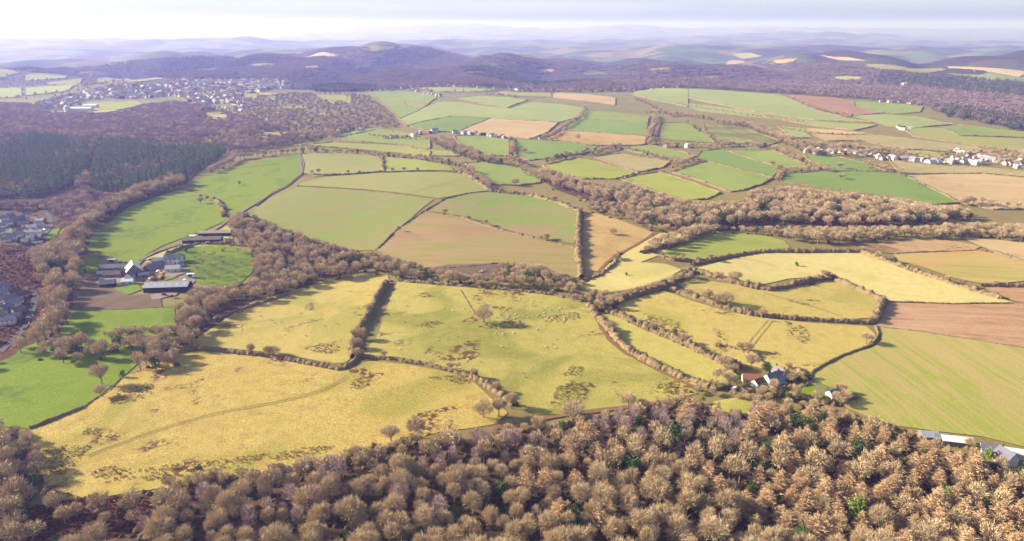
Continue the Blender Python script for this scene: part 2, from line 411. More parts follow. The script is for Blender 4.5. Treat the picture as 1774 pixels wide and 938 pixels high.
def field_mesh(poly_px):
    """pixel outline -> smooth ground polygon mesh draped on the terrain"""
    g = unproject(poly_px)[:, :2]
    # one round of corner cutting, then resample
    q = []
    n = len(g)
    for i in range(n):
        a, b = g[i], g[(i + 1) % n]
        q.append(a * 0.94 + b * 0.06); q.append(a * 0.06 + b * 0.94)
    q = np.array(q)
    d = np.median(q[:, 1])
    step = max(7.0, d * 0.016)
    ring = []
    for i in range(len(q)):
        a, b = q[i], q[(i + 1) % len(q)]
        L = np.hypot(*(b - a)); k = max(1, int(L / step))
        for t in range(k): ring.append(a + (b - a) * t / k)
    ring = np.array(ring)
    lo, hi = ring.min(0), ring.max(0)
    gx, gy = np.meshgrid(np.arange(lo[0], hi[0], step), np.arange(lo[1], hi[1], step))
    pts = np.stack([gx.ravel(), gy.ravel()], 1)
    pts = pts[inside(pts, ring)]
    if len(pts):
        # keep clear of the rim
        dd = np.min(np.hypot(pts[:, None, 0] - ring[None, :, 0], pts[:, None, 1] - ring[None, :, 1]), 1)
        pts = pts[dd > step * 0.45]
    allp = [Vector(p) for p in ring] + [Vector(p) for p in pts]
    nr = len(ring)
    vo, eo, fo, *_ = geometry.delaunay_2d_cdt(allp, [(i, (i + 1) % nr) for i in range(nr)], [], 1, 1e-4)
    V = np.array([(v.x, v.y) for v in vo])
    return V, np.array([f for f in fo if len(f) == 3], int), g
FIELD_RING = []           # (ground outline, pixel outline)
def field(kind, name, poly, label, lift=0.0):
    V, F, g = field_mesh(poly)
    k = len(FIELD_RING)
    dist = np.hypot(V[:, 0], V[:, 1])
    Z = height(V[:, 0], V[:, 1]) + 0.12 + 0.0005 * dist + 0.011 * (k % 12) * np.clip(dist / 900.0, 0.4, 3) + lift
    # faces up
    a, b, c = V[F[:, 0]], V[F[:, 1]], V[F[:, 2]]
    flip = np.cross(b - a, c - a) < 0
    F[flip] = F[flip][:, ::-1]
    o = mesh_obj(name, np.column_stack([V, Z]), F, FM[kind](), smooth=True)
    tag(o, label, kind='structure')
    FIELD_RING.append((g, np.asarray(poly, float)))
    return o
def shift(p, dx=0, dy=0): return [(a + dx, b + dy) for a, b in p]

NEAR_FIELDS = [
 ('meadow', 'hay_meadow', [(55,745),(95,730),(145,706),(165,692),(190,676),(212,656),(240,640),(300,616),(350,608),(400,613),(480,622),(560,636),(604,642),(640,626),(700,632),(760,642),(815,657),(850,690),(880,716),(860,735),(820,742),(760,750),(690,768),(650,782),(590,800),(500,820),(400,834),(330,842),(270,848),(190,860),(120,872),(70,850),(50,800)], 'large tussocky yellow meadow with a pair of wheel ruts above the foreground wood'),
 ('dry', 'dry_pasture', [(340,572),(370,550),(430,522),(500,500),(560,481),(620,473),(672,478),(674,488),(652,540),(622,590),(606,624),(590,634),(540,624),(480,612),(400,605),(345,600)], 'yellow field bounded by the copse and a tall hedge beside the sheep pasture'),
 ('sheep', 'sheep_pasture', [(690,486),(760,490),(830,496),(900,503),(960,510),(1015,524),(1030,550),(1052,590),(1082,615),(1135,640),(1190,666),(1210,682),(1150,696),(1080,706),(1000,716),(930,720),(890,700),(860,675),(815,652),(740,634),(650,622),(628,618),(655,580),(675,520)], 'sheep pasture with one big bare tree in its middle'),
 ('strip', 'rough_strip', [(1040,540),(1075,552),(1110,570),(1160,590),(1210,610),(1255,630),(1282,655),(1245,674),(1210,672),(1150,644),(1085,609),(1055,580)], 'narrow yellow strip between two overgrown hedges'),
 ('dry', 'dry_pasture', [(1065,530),(1100,518),(1150,504),(1200,523),(1270,543),(1330,553),(1400,560),(1500,566),(1517,580),(1502,602),(1440,622),(1402,650),(1330,642),(1290,632),(1250,615),(1180,590),(1110,562)], 'yellow field sloping down to the white farmhouse'),
 ('dry', 'dry_pasture', [(1170,491),(1215,486),(1276,494),(1310,503),(1334,505),(1365,500),(1413,488),(1443,484),(1483,502),(1522,518),(1508,552),(1460,554),(1413,553),(1321,546),(1273,534),(1208,514)], 'small yellow field enclosed on all sides by tall hedges'),
 ('pale', 'pale_pasture', [(1205,466),(1263,450),(1317,440),(1365,438),(1433,438),(1491,439),(1529,452),(1556,463),(1600,477),(1651,494),(1699,508),(1733,517),(1756,526),(1651,526.5),(1540,523),(1529,518),(1481,497),(1450,482),(1413,480),(1365,484),(1321,494),(1287,489),(1259,480)], 'broad pale yellow field with one small round evergreen'),
 ('plough', 'ploughed_field', [(1528,525),(1650,528),(1750,527),(1774,527),(1960,530),(1960,640),(1774,604),(1680,589),(1600,576),(1518,567)], 'reddish ploughed field above the striped green crop'),
 ('stripes', 'striped_crop', [(1521,566),(1600,575),(1680,588),(1774,603),(1960,634),(1960,815),(1774,775),(1700,757),(1620,748),(1550,738),(1500,722),(1462,705),(1475,684),(1440,672),(1408,660),(1405,645),(1450,620),(1512,603),(1528,590)], 'big green crop striped with bare soil above the larch wood'),
 ('orange', 'russet_field', [(1546,442),(1600,438),(1686,434),(1716,439),(1737,445),(1774,456),(1960,478),(1960,500),(1774,488),(1733,492),(1699,492),(1651,482),(1600,464),(1556,453)], 'russet grass field below the bare sandy ground'),
 ('rough', 'bare_ground', [(1490,432),(1540,419),(1600,414),(1660,420),(1700,428),(1686,435),(1600,439),(1540,440)], 'bare sandy ground with dark scrub patches below the valley wood'),
 ('tan', 'orange_field', [(1665,413),(1720,416),(1774,422),(1960,432),(1960,474),(1774,452),(1730,440),(1700,428)], 'plain orange stubble field at the edge of the valley wood'),
 ('plough', 'brown_field', [(1702,497),(1774,499),(1960,503),(1960,528),(1774,526),(1742,518)], 'narrow brown field between the russet field and the pale field'),
 ('green', 'green_field', [(1145,440),(1174,427),(1194,421),(1222,407),(1249,400),(1287,402),(1327,410),(1358,418),(1370,430),(1317,439),(1259,448),(1208,454),(1165,450)], 'green wedge field hedged off from the yellow fields'),
 ('gold', 'golden_slope', [(1012,374),(1033,370),(1067,380),(1102,393),(1132,404),(1110,420),(1070,440),(1047,456),(1030,484),(1006,490),(1008,412)], 'golden slope striped by the shadow of a tall hedge'),
 ('pale', 'pale_pasture', [(1102,425),(1137,406),(1187,400),(1172,420),(1150,440),(1102,458),(1060,456),(1075,445)], 'small pale grass patch beside the curving farm track'),
 ('pale', 'pale_pasture', [(1056,456),(1102,455),(1153,458),(1182,468),(1153,484),(1119,494),(1085,504),(1040,512),(1005,500),(1030,482)], 'small pale yellow field with a single dark bush'),
 ('mixcrop', 'bare_crop_field', [(733,367),(808,378),(863,398),(917,410),(965,421),(1000,432),(1003,482),(969,476),(931,462),(873,456),(829,464),(771,470),(733,466),(692,450),(652,434),(685,400),(712,381)], 'brown field with thin green crop shading to bare soil'),
 ('halfgreen', 'patchy_crop_field', [(740,366),(771,345),(812,335),(856,332),(914,339),(965,352),(1010,369),(1000,424),(931,413),(880,400),(836,384),(781,372)], 'half green and half brown crop field on the swell of the hill'),
 ('crop', 'striped_arable_field', [(438,366),(470,344),(515,324),(560,327),(640,331),(700,337),(752,346),(736,358),(705,386),(682,405),(652,434),(600,436),(560,424),(520,410),(480,396),(445,384)], 'wide arable field of young crop in fine diagonal lines'),
 ('olive', 'olive_field', [(510,322),(560,309),(620,303),(700,299),(770,299),(812,304),(832,320),(852,333),(800,337),(760,345),(700,336),(630,329)], 'olive green stubble field with a tractor line'),
 ('olive', 'olive_field', [(523,267),(590,265),(655,269),(664,285),(664,298),(600,303),(545,307),(526,301)], 'smooth olive field with a short tree hedge along its near edge'),
 ('green', 'green_field', [(664,272),(720,277),(760,285),(795,297),(720,298),(665,299)], 'thin yellow green field pinched between hedges'),
 ('bright', 'green_field', [(322,322),(360,304),(410,289),(470,276),(518,267),(524,285),(524,305),(502,321),(472,334),(442,356),(405,377),(388,374),(385,352),(355,340),(326,330)], 'bright green field in the shadow of the spruce plantation'),
 ('bright', 'green_field', [(140,432),(160,405),(188,380),(222,358),(273,338),(317,330),(358,342),(381,350),(383,375),(392,383),(327,410),(283,426),(254,442),(240,456),(191,454),(150,440)], 'large green pasture behind the farm crossed by long tree shadows'),
 ('strip', 'rough_strip', [(246,452),(300,430),(350,414),(393,392),(402,400),(405,425),(370,432),(330,428),(300,440),(272,450)], 'yellow green verge below the farm drive'),
 ('bright', 'green_field', [(132,447),(150,441),(200,457),(225,468),(170,474),(130,474)], 'little green paddock beside the dark farm sheds'),
 ('lush', 'orchard_grass', [(288,444),(312,434),(356,427),(383,425),(414,430),(437,441),(438,472),(419,489),(370,497),(338,489),(318,468),(322,453)], 'bright green orchard dotted with small bare fruit trees'),
 ('earth', 'bare_earth_field', [(130,476),(168,473),(183,495),(203,504),(222,513),(277,510),(281,534),(216,538),(128,540),(126,500)], 'bare brown earth field below the farm'),
 ('lush', 'green_field', [(125,539),(216,538),(302,533),(305,560),(300,585),(240,610),(180,612),(110,600),(105,575)], 'bright green field below the bare earth'),
 ('lush', 'green_field', [(-220,680),(-100,650),(0,620),(70,592),(150,612),(225,612),(240,630),(207,659),(165,692),(145,706),(95,728),(52,744),(0,740),(-220,790)], 'bright green field dark with tree shadows beside the hay meadow'),
 ('lush', 'farm_lawn', [(197,500),(214,493),(238,491),(246,503),(222,512)], 'small lawn among the farm buildings', ),
 ('lush', 'farm_lawn', [(278,478),(296,474),(306,482),(286,487)], 'little green yard plot beside the heap of logs'),
 ('bracken', 'bracken_slope', [(-220,430),(0,432),(60,425),(95,420),(120,400),(140,420),(110,455),(100,500),(95,540),(70,575),(20,620),(-220,700)], 'rust brown bracken slope below the housing estate'),
 ('bracken', 'bracken_clearing', [(-200,900),(20,890),(90,872),(150,862),(240,858),(280,870),(250,915),(190,935),(120,1010),(-200,1010)], 'rust red bracken clearing at the edge of the foreground wood'),
 ('earth', 'dark_marsh', [(735,468),(775,460),(830,458),(872,456),(872,480),(840,487),(790,478),(750,474)], 'dark brown muddy hollow beside the belt of trees'),
 ('garden', 'estate_gardens', [(-150,430),(-120,372),(0,378),(50,366),(92,372),(98,392),(84,412),(66,428),(0,428)], 'gardens and paving between the upper estate houses'),
 ('garden', 'estate_gardens', [(-150,600),(-120,505),(0,500),(44,502),(52,530),(40,556),(0,586)], 'gardens and paving between the lower estate houses'),
 ('lush', 'verge', [(84,408),(98,388),(106,376),(112,384),(98,410),(80,430)], 'bright grass verge beside the upper estate road'),
 ('lush', 'garden_lawn', [(1262,602),(1300,596),(1318,602),(1300,612),(1270,612)], 'garden lawn behind the red roofed outbuilding'),
 ('lush', 'garden_lawn', [(1352,640),(1366,640),(1372,652),(1356,658)], 'garden lawn beside the white farmhouse gable'),
 ('bright', 'paddock', [(1390,664),(1415,662),(1432,672),(1440,690),(1400,690),(1340,688),(1330,674)], 'small paddock along the farmhouse drive'),
 ('strip', 'wood_clearing', [(1236,696),(1275,690),(1310,700),(1296,716),(1250,722),(1232,712)], 'little sunlit clearing in the edge of the larch wood'),
]
FAR_FIELDS = [
 ('mown', [(641,160),(692,159),(740,162),(756,171),(728,191),(692,207),(675,191),(658,174)], 'smooth green slope below the hilltop hamlet'),
 ('plateau', [(791,171),(829,167),(880,169),(914,174),(880,187),(836,181)], 'pale green field above the sheep flock'),
 ('plateau', [(761,177),(795,177),(836,184),(883,189),(921,177),(965,181),(1013,189),(1005,205),(969,213),(897,209),(849,206),(781,202),(706,219),(690,208),(726,191)], 'rolling pale green field with a far flock of sheep'),
 ('deep', [(709,218),(754,205),(801,202),(848,205),(791,230),(743,228)], 'deep green wedge beside the tan stubble'),
 ('tan', [(849,206),(897,209),(967,213),(950,229),(917,242),(846,236),(793,229)], 'tan stubble field above a row of cottages'),
 ('mown', [(1010,191),(1067,196),(1125,203),(1122,214),(1061,209),(1004,206)], 'green field above a straight thin hedge'),
 ('deep', [(982,206),(1067,210),(1122,215),(1119,236),(1050,232),(970,224)], 'deep green field below a straight thin hedge'),
 ('gold', [(972,227),(1033,231),(1119,237),(1117,252),(1016,253),(946,240)], 'golden field with scattered hedgerow trees'),
 ('plateau', [(726,153),(812,153),(868,157),(829,160),(761,160)], 'pale strip field behind the hilltop hamlet'),
 ('olive', [(868,158),(952,162),(957,169),(897,167),(852,164)], 'pale green field with a row of trees along it'),
 ('tan', [(962,162),(1016,164),(1066,171),(1066,183),(999,174),(956,169)], 'brownish stubble field near the skyline wood'),
 ('plateau', [(1100,159),(1136,154),(1192,155),(1192,186),(1136,175),(1094,164)], 'pale plateau field beside the skyline wood'),
 ('deep', [(892,242),(965,246),(1039,254),(1013,267),(958,274),(917,279),(895,270)], 'green field with one round tree'),
 ('mown', [(786,236),(836,236),(882,243),(882,271),(849,271),(820,260),(793,247)], 'green field below the row of cottages'),
 ('mown', [(806,284),(873,277),(899,292),(940,307),(935,318),(900,322),(845,320)], 'green triangle field with a tree shadow'),
 ('green', [(940,288),(999,275),(1033,280),(1107,301),(1067,311),(1010,311),(960,300)], 'bright green field with one tiny hut'),
 ('stony', [(1030,273),(1074,267),(1162,281),(1149,291),(1108,299)], 'stony beige root crop field'),
 ('mown', [(1072,258),(1122,252),(1190,266),(1202,277),(1136,271)], 'green sliver above the beige root crop'),
 ('mown', [(1145,215),(1190,213),(1228,238),(1240,249),(1180,245),(1139,241)], 'green field beside a tall tree hedge'),
 ('tan', [(1136,218),(1147,218),(1149,236),(1130,236)], 'small square of bare pink soil'),
 ('mown', [(580,240),(650,226),(700,232),(745,242),(745,258),(690,251),(620,246)], 'green strip field above a thin dark hedge'),
 ('green', [(520,253),(580,247),(640,250),(700,254),(747,264),(742,274),(690,266),(600,258)], 'green strip field below a thin dark hedge'),
 ('mown', [(575,237),(640,222),(720,232),(700,235),(645,228),(600,236)], 'narrow green strip near the valley hamlet'),
 ('green', [(743,260),(781,263),(793,272),(745,271)], 'little yellow green field beside the copse'),
 ('green', [(1076,311),(1140,299),(1192,315),(1248,335),(1225,346),(1190,349),(1140,334)], 'yellow green field above the valley wood'),
 ('mown', [(1164,299),(1225,281),(1340,309),(1321,320),(1290,330),(1265,334),(1178,303)], 'green field sloping to the valley wood'),
 ('deep', [(1215,263),(1252,259),(1347,290),(1340,308),(1225,280),(1203,276)], 'green field with a single pale track along its edge'),
 ('mown', [(1254,261),(1338,261),(1422,295),(1362,291),(1345,289)], 'green field tapering beside a thick tree hedge'),
 ('deep', [(1350,315),(1360,302),(1420,298),(1500,298),(1560,302),(1600,320),(1662,353),(1617,356),(1549,343),(1440,329)], 'deep green field above the valley wood'),
 ('deep', [(1392,269),(1454,273),(1498,283),(1537,298),(1447,297),(1413,287)], 'bright green strip below the roadside village'),
 ('tan', [(1562,304),(1640,302),(1700,302),(1774,310),(1960,326),(1960,390),(1774,364),(1720,364),(1660,352),(1605,320)], 'large pale tan field beyond the valley wood'),
 ('stony', [(1540,278),(1620,287),(1700,290),(1774,297),(1960,309),(1960,322),(1774,307),(1700,300),(1640,301),(1560,300)], 'thin tan field under the village gardens'),
 ('plateau', [(1190,155),(1242,157),(1345,164),(1365,171),(1413,191),(1464,205),(1512,213),(1413,209),(1310,195),(1225,178),(1185,169)], 'large pale green plateau field'),
 ('plateau', [(1185,180),(1242,186),(1327,201),(1413,211),(1520,217),(1480,227),(1345,207),(1204,192)], 'pale green band below the plateau'),
 ('darkplough', [(1365,166),(1447,170),(1478,176),(1481,186),(1531,196),(1467,204),(1420,187),(1379,175)], 'pinkish ploughed field beside the gorge woods'),
 ('mown', [(1478,176),(1532,179),(1599,186),(1594,195),(1546,199),(1484,187)], 'green field with white caravans along its top'),
 ('plateau', [(1474,202),(1529,199),(1600,205),(1656,217),(1583,223),(1529,218)], 'pale green field below the gorge woods'),
 ('mown', [(1628,222),(1658,217),(1774,230),(1960,250),(1960,258),(1774,239),(1662,236)], 'clean green strip under the gorge woods'),
 ('olive', [(1560,222),(1628,223),(1660,237),(1774,241),(1960,260),(1960,285),(1774,262),(1686,252),(1583,237)], 'dull green field below the clean green strip'),
 ('tan', [(1392,223),(1447,226),(1517,235),(1480,234),(1406,232)], 'thin tan strip field'),
 ('gold', [(1406,232),(1457,235),(1490,245),(1433,245)], 'small pale gold field'),
 ('stony', [(1460,235),(1525,235),(1617,246),(1688,254),(1715,265),(1645,264),(1566,259),(1501,247)], 'long beige field above the roadside village'),
 ('green', [(1563,261),(1600,262),(1632,269),(1628,279),(1600,271)], 'green plot between the village gardens'),
 ('ridge', [(1218,216),(1293,223),(1353,246),(1317,257),(1252,253),(1225,233)], 'rough green field combed with brown bracken lines'),
 ('plateau', [(1345,219),(1392,224),(1408,240),(1379,240)], 'pale green patch beside a tan strip'),
 ('olive', [(44,131),(112,127),(117,136),(44,141)], 'green field beyond the town with a hedge row'),
 ('plateau', [(44,153),(100,149),(147,146),(119,158),(44,167)], 'wide green field at the edge of the town'),
 ('olive', [(82,144),(143,137),(136,148),(86,148)], 'pale olive strip beside the town'),
 ('gold', [(133,126),(160,123),(197,128),(164,132),(133,131)], 'golden field on the brow beyond the town'),
 ('olive', [(168,138),(222,135),(286,138),(239,143),(170,144)], 'pale strip field above the town roofs'),
 ('plateau', [(-120,157),(37,153),(38,169),(-120,176)], 'green field cut by a thin hedge far beyond the plantation'),
 ('olive', [(-120,127),(34,127),(0,137),(-120,142)], 'pale field far beyond the plantation'),
 ('green', [(147,178),(239,176),(250,181),(205,192),(160,191)], 'sports field beside the long white hall'),
 ('tan', [(146,193),(194,186),(203,194),(170,197)], 'bare tan plot in front of the long white hall'),
 ('olive', [(344,196),(392,191),(397,197),(348,202)], 'small olive paddock among the valley woods'),
 ('green', [(340,208),(392,204),(402,211),(348,214)], 'small green paddock among the valley woods'),
 ('olive', [(340,243),(390,240),(386,249),(337,249)], 'grassy gap below the conifers'),
 ('olive', [(408,239),(482,235),(508,240),(443,248)], 'grassy gap beside the stream hamlet'),
 ('olive', [(543,165),(600,166),(602,175),(560,176)], 'hillside paddock above the hamlet'),
 ('gold', [(556,196),(566,193),(572,200),(545,202)], 'tiny sunlit paddock'),
 ('deep', [(538,195),(566,194),(566,203),(546,203)], 'tiny green paddock below the hillside paddock'),
 ('olive', [(424,163),(446,164),(446,172),(420,171)], 'pale green gap under the town gardens'),
 ('deep', [(462,170),(480,170),(476,175),(464,175)], 'green plot under the town gardens'),
 ('olive', [(565,170),(607,168),(612,180),(570,183)], 'hillside meadow above the hamlet trees'),
 ('gold', [(448,161),(481,162),(482,166),(450,166)], 'thin pale field under the near town gardens'),
 ('olive', [(441,230),(488,228),(540,228),(548,231),(510,235),(448,236)], 'long dull meadow beside the valley hamlet'),
 ('olive', [(605,148),(650,148),(648,152),(608,153)], 'pale paddock behind the hilltop hamlet'),
 ('green', [(648,144),(693,146),(693,150),(655,150)], 'yellow green strip behind the hilltop hamlet'),
 ('green', [(511,249),(530,248),(530,253),(515,254)], 'small green corner beside the tree row'),
 ('green', [(383,185),(396,186),(397,196),(383,197)], 'green paddock under the last town houses'),
 ('olive', [(470,187),(520,184),(540,188),(490,192)], 'narrow meadow among the valley gardens'),
 ('tan', [(350,199),(395,199),(420,203),(360,207)], 'tan paddock between two olive ones'),
 ('olive', [(700,176),(742,182),(730,190),(705,186)], 'pale fold of the green slope'),
 ('olive', [(800,126),(838,124),(846,129),(810,132)], 'thin clearing in the middle of the far woods'),
 ('gold', [(930,122),(958,120),(964,125),(938,127)], 'pale clearing on the far wooded slope'),
 ('olive', [(1010,128),(1046,126),(1050,131),(1016,133)], 'narrow green clearing behind the plateau'),
 ('olive', [(430,112),(470,110),(478,115),(438,117)], 'dull green clearing beyond the town'),
 ('gold', [(520,116),(548,114),(554,119),(526,121)], 'small pale clearing beyond the town'),
 ('olive', [(604,116),(640,114),(648,119),(612,121)], 'green clearing under the wooded hill'),
 ('olive', [(1128,120),(1160,118),(1166,123),(1134,125)], 'small green clearing above the gorge'),
 ('gold', [(1216,132),(1240,130),(1246,135),(1222,137)], 'tiny pale clearing at the gorge head'),
 ('olive', [(1440,134),(1490,134),(1500,139),(1448,140)], 'long grassy clearing among the gorge woods'),
 ('olive', [(330,120),(372,118),(380,123),(338,125)], 'long clearing on the brow above the town'),
 ('tan', [(518,98),(580,95),(590,103),(528,106)], 'tan field on the wooded hilltop'),
 ('olive', [(620,84),(650,80),(686,81),(678,88),(648,91)], 'pale hilltop field beside the far summit'),
 ('olive', [(690,82),(722,80),(712,86),(690,88)], 'second pale hilltop field under the far summit'),
 ('olive', [(1268,94),(1300,92),(1322,98),(1286,103)], 'pale field in a far wood clearing'),
 ('gold', [(1255,113),(1284,106),(1292,109),(1262,115)], 'pale gold sliver on the far wooded spur'),
 ('gold', [(1340,106),(1382,102),(1372,109),(1346,111)], 'pinkish clearing on the far wooded spur'),
 ('tan', [(1420,96),(1470,100),(1500,106),(1450,104)], 'far pinkish strip on the eastern hills'),
 ('olive', [(1500,112),(1570,118),(1640,122),(1600,128),(1520,120)], 'far grey green field on the eastern hills'),
 ('tan', [(1640,116),(1700,118),(1774,124),(1774,130),(1690,125)], 'far reddish field on the eastern hills'),
 ('plateau', [(1640,128),(1700,131),(1774,134),(1880,138),(1774,146),(1680,138)], 'far green field on the eastern hills'),
]
FLOORS = [
 ('litter', 'wood_floor', [(-160,945),(-60,920),(150,872),(290,850),(400,836),(530,812),(640,796),(760,768),(900,752),(1030,730),(1180,702),(1310,712),(1440,720),(1560,754),(1700,798),(1960,858),(1960,1060),(-160,1060)], 'brown leaf litter under the foreground wood'),
 ('litter', 'wood_floor', [(-160,750),(0,740),(62,775),(78,840),(30,900),(-160,930)], 'leaf litter under the trees at the meadow corner'),
 ('litter', 'wood_floor', [(-140,680),(10,625),(75,560),(85,490),(62,440),(120,410),(180,365),(240,335),(322,325),(222,360),(160,408),(140,470),(132,520),(112,585),(0,640),(-140,700)], 'leaf litter under the bracken belt'),
 ('litter', 'wood_floor', [(404,385),(440,385),(520,412),(602,440),(645,462),(560,488),(440,522),(350,582),(312,592),(304,560),(345,512),(428,492),(440,470),(440,440)], 'leaf litter under the orchard copse'),
 ('litter', 'wood_floor', [(930,305),(1060,335),(1130,342),(1240,362),(1300,345),(1440,345),(1600,362),(1690,376),(1560,390),(1400,393),(1200,401),(1080,374),(965,330)], 'leaf litter under the valley wood'),
 ('litter', 'wood_floor', [(-160,280),(0,250),(160,250),(200,250),(398,256),(330,312),(215,340),(100,400),(0,372),(-160,372)], 'needle litter under the spruce plantation'),
]
for f in FLOORS: field(*f)
FIELD_RING.clear()
for f in NEAR_FIELDS: field(*f)
N_NEAR = len(NEAR_FIELDS)
for k_, p_, lab_ in FAR_FIELDS: field(k_, 'far_field', p_, lab_)

# ------------------------------------------------------------------ tracks and roads
def ribbon(name, px_path, width, mat, label, lift=0.3, smooth=2):
    g = unproject(px_path)[:, :2]
    for _ in range(smooth):
        q = [g[0]]
        for a, b in zip(g[:-1], g[1:]): q += [a * 0.75 + b * 0.25, a * 0.25 + b * 0.75]
        g = np.array(q + [g[-1]])
    t = np.gradient(g, axis=0); t /= np.maximum(np.hypot(t[:, 0], t[:, 1]), 1e-6)[:, None]
    nrm = np.stack([-t[:, 1], t[:, 0]], 1)
    w = width * 0.5 * (1 + 0.15 * rng.standard_normal(len(g)))[:, None]
    V = np.concatenate([g - nrm * w, g, g + nrm * w])
    d = np.hypot(V[:, 0], V[:, 1])
    Z = height(V[:, 0], V[:, 1]) + 0.26 + 0.0006 * d + 0.1 * np.clip(d / 900, 0.4, 3) + lift * 0.3 + 0.0
    k = len(g); i = np.arange(k - 1)
    F = np.concatenate([np.stack([i + 1, i, i + k, i + k + 1], 1), np.stack([i + k + 1, i + k, i + 2 * k, i + 2 * k + 1], 1)])
    o = mesh_obj(name, np.column_stack([V, Z]), F, mat, smooth=True)
    return tag(o, label, kind='structure')
def simple_mat(key, c, c2=None, rough=0.9, scale=0.5, spec=0.15):
    if key in _fm: return _fm[key]
    m, n, l, b = new_mat(key, rough, spec)
    t = n.new('ShaderNodeTexNoise'); t.inputs['Scale'].default_value = scale; t.inputs['Detail'].default_value = 5
    g = n.new('ShaderNodeNewGeometry'); l.new(g.outputs['Position'], t.inputs['Vector'])
    x = n.new('ShaderNodeMix'); x.data_type = 'RGBA'
    c2 = c2 or tuple(v * 0.75 for v in c)
    x.inputs['A'].default_value = alb(*c); x.inputs['B'].default_value = alb(*c2)
    l.new(t.outputs['Fac'], x.inputs['Factor']); l.new(x.outputs['Result'], b.inputs['Base Color'])
    _fm[key] = m
    return m
M_DIRT = simple_mat('brown_track', (176, 134, 92), (140, 104, 72))
M_LANE = simple_mat('grey_lane', (172, 160, 140), (140, 128, 110))
M_ROAD = simple_mat('tarmac', (120, 116, 116), (100, 96, 98))
M_RUT = simple_mat('wheel_rut', (204, 178, 90), (180, 160, 76))
M_YARD = simple_mat('farm_yard', (196, 172, 156), (160, 138, 126), scale=0.2)
ribbon('track', [(1030,545),(1050,585),(1082,612),(1130,638),(1175,660),(1215,678)], 3.0, M_DIRT, 'brown mud track along the edge of the sheep pasture')
ribbon('track', [(1030,482),(1050,456),(1075,440),(1105,424),(1140,404)], 3.2, M_DIRT, 'curving brown track on the golden slope')
ribbon('track', [(1015,505),(1060,508),(1110,500),(1170,478)], 2.5, simple_mat('grassy_track', (206, 190, 100), (180, 170, 84)), 'grassy track across the small pale field')
ribbon('farm_drive', [(236,468),(240,455),(262,440),(300,427),(350,411),(378,396),(392,384),(430,362),(470,336),(505,320),(523,300),(521,284),(519,268)], 3.6, M_LANE, 'pale farm drive winding up from the farm between hedges')
ribbon('farm_lane', [(130,475),(165,471),(200,463),(236,462)], 3.2, M_LANE, 'lane leaving the farm past the dark sheds')
ribbon('wheel_ruts', [(150,790),(230,760),(300,736),(380,714),(450,702),(510,690),(560,676),(600,652)], 0.55, M_RUT, 'faint curved wheel rut across the yellow meadow')
ribbon('wheel_ruts', [(152,793),(232,763),(302,739),(382,717),(452,705),(512,693),(562,679),(603,655)], 0.55, M_RUT, 'second faint curved wheel rut across the yellow meadow')
ribbon('wheel_ruts', [(365,590),(390,560),(440,532),(500,506)], 0.6, M_RUT, 'wheel rut beside the copse in the yellow field')
ribbon('wheel_ruts', [(369,590),(396,560),(446,532),(506,506)], 0.6, M_RUT, 'second wheel rut beside the copse in the yellow field')
ribbon('track', [(1322,508),(1370,522),(1420,536),(1458,550)], 0.9, simple_mat('worn_grass_line', (190, 168, 90), (166, 146, 80)), 'dark worn line across the small enclosed field')
ribbon('track', [(1286,612),(1300,590),(1318,570),(1330,556)], 0.5, simple_mat('worn_grass_line', (190, 168, 90), (166, 146, 80)), 'faint tractor line up the yellow field')
ribbon('track', [(1296,612),(1310,592),(1327,571),(1338,557)], 0.5, simple_mat('worn_grass_line', (190, 168, 90), (166, 146, 80)), 'second faint tractor line up the yellow field')
ribbon('track', [(700,340),(760,322),(800,312)], 0.9, simple_mat('worn_grass_line', (190, 168, 90), (166, 146, 80)), 'faint tractor line over the olive stubble')
ribbon('lane', [(1398,660),(1412,668),(1428,680),(1440,690)], 3.5, M_LANE, 'pale farmhouse drive curving to the garage')
ribbon('lane', [(0,612),(30,585),(48,560),(60,530),(62,505)], 4.5, M_ROAD, 'grey road curving round the lower housing estate')
ribbon('lane', [(-60,600),(0,562),(28,545),(42,520),(44,500)], 4.0, M_ROAD, 'estate road in front of the lower houses')
ribbon('lane', [(64,430),(80,405),(92,388),(84,372),(80,366)], 4.5, M_ROAD, 'estate road beside the upper houses')
ribbon('track', [(85,938),(108,922),(140,945)], 2.4, M_DIRT, 'short dirt path in the bracken clearing')
ribbon('track', [(850,742),(900,738),(960,722),(1040,712),(1120,702),(1200,690)], 3.5, M_DIRT, 'muddy path along the top of the foreground wood')
# ------------------------------------------------------------------ vegetation: materials and plant shapes
def plant_mat(key, c1, c2, c3, rough=0.85, trans=0.0, patch=None):
    m, n, l, b = new_mat(key, rough, 0.1)
    oi = n.new('ShaderNodeObjectInfo')
    tc = n.new('ShaderNodeNewGeometry')
    no = n.new('ShaderNodeTexNoise'); no.inputs['Scale'].default_value = 0.35; no.inputs['Detail'].default_value = 3
    l.new(tc.outputs['Position'], no.inputs['Vector'])
    x = n.new('ShaderNodeMix'); x.data_type = 'RGBA'; x.inputs['A'].default_value = alb(*c1); x.inputs['B'].default_value = alb(*c2)
    y = n.new('ShaderNodeMix'); y.data_type = 'RGBA'; y.inputs['B'].default_value = alb(*c3)
    l.new(oi.outputs['Random'], x.inputs['Factor'])
    mr = n.new('ShaderNodeMapRange'); mr.inputs['From Min'].default_value = 0.4; mr.inputs['From Max'].default_value = 0.7
    l.new(no.outputs['Fac'], mr.inputs['Value'])
    l.new(x.outputs['Result'], y.inputs['A']); l.new(mr.outputs['Result'], y.inputs['Factor'])
    l.new(y.outputs['Result'], b.inputs['Base Color'])
    return m
M_TWIG = plant_mat('bare_twigs', (264, 230, 182), (238, 206, 168), (252, 220, 164))
M_BIRCH = plant_mat('birch_twigs', (232, 196, 186), (216, 182, 176), (234, 200, 180))
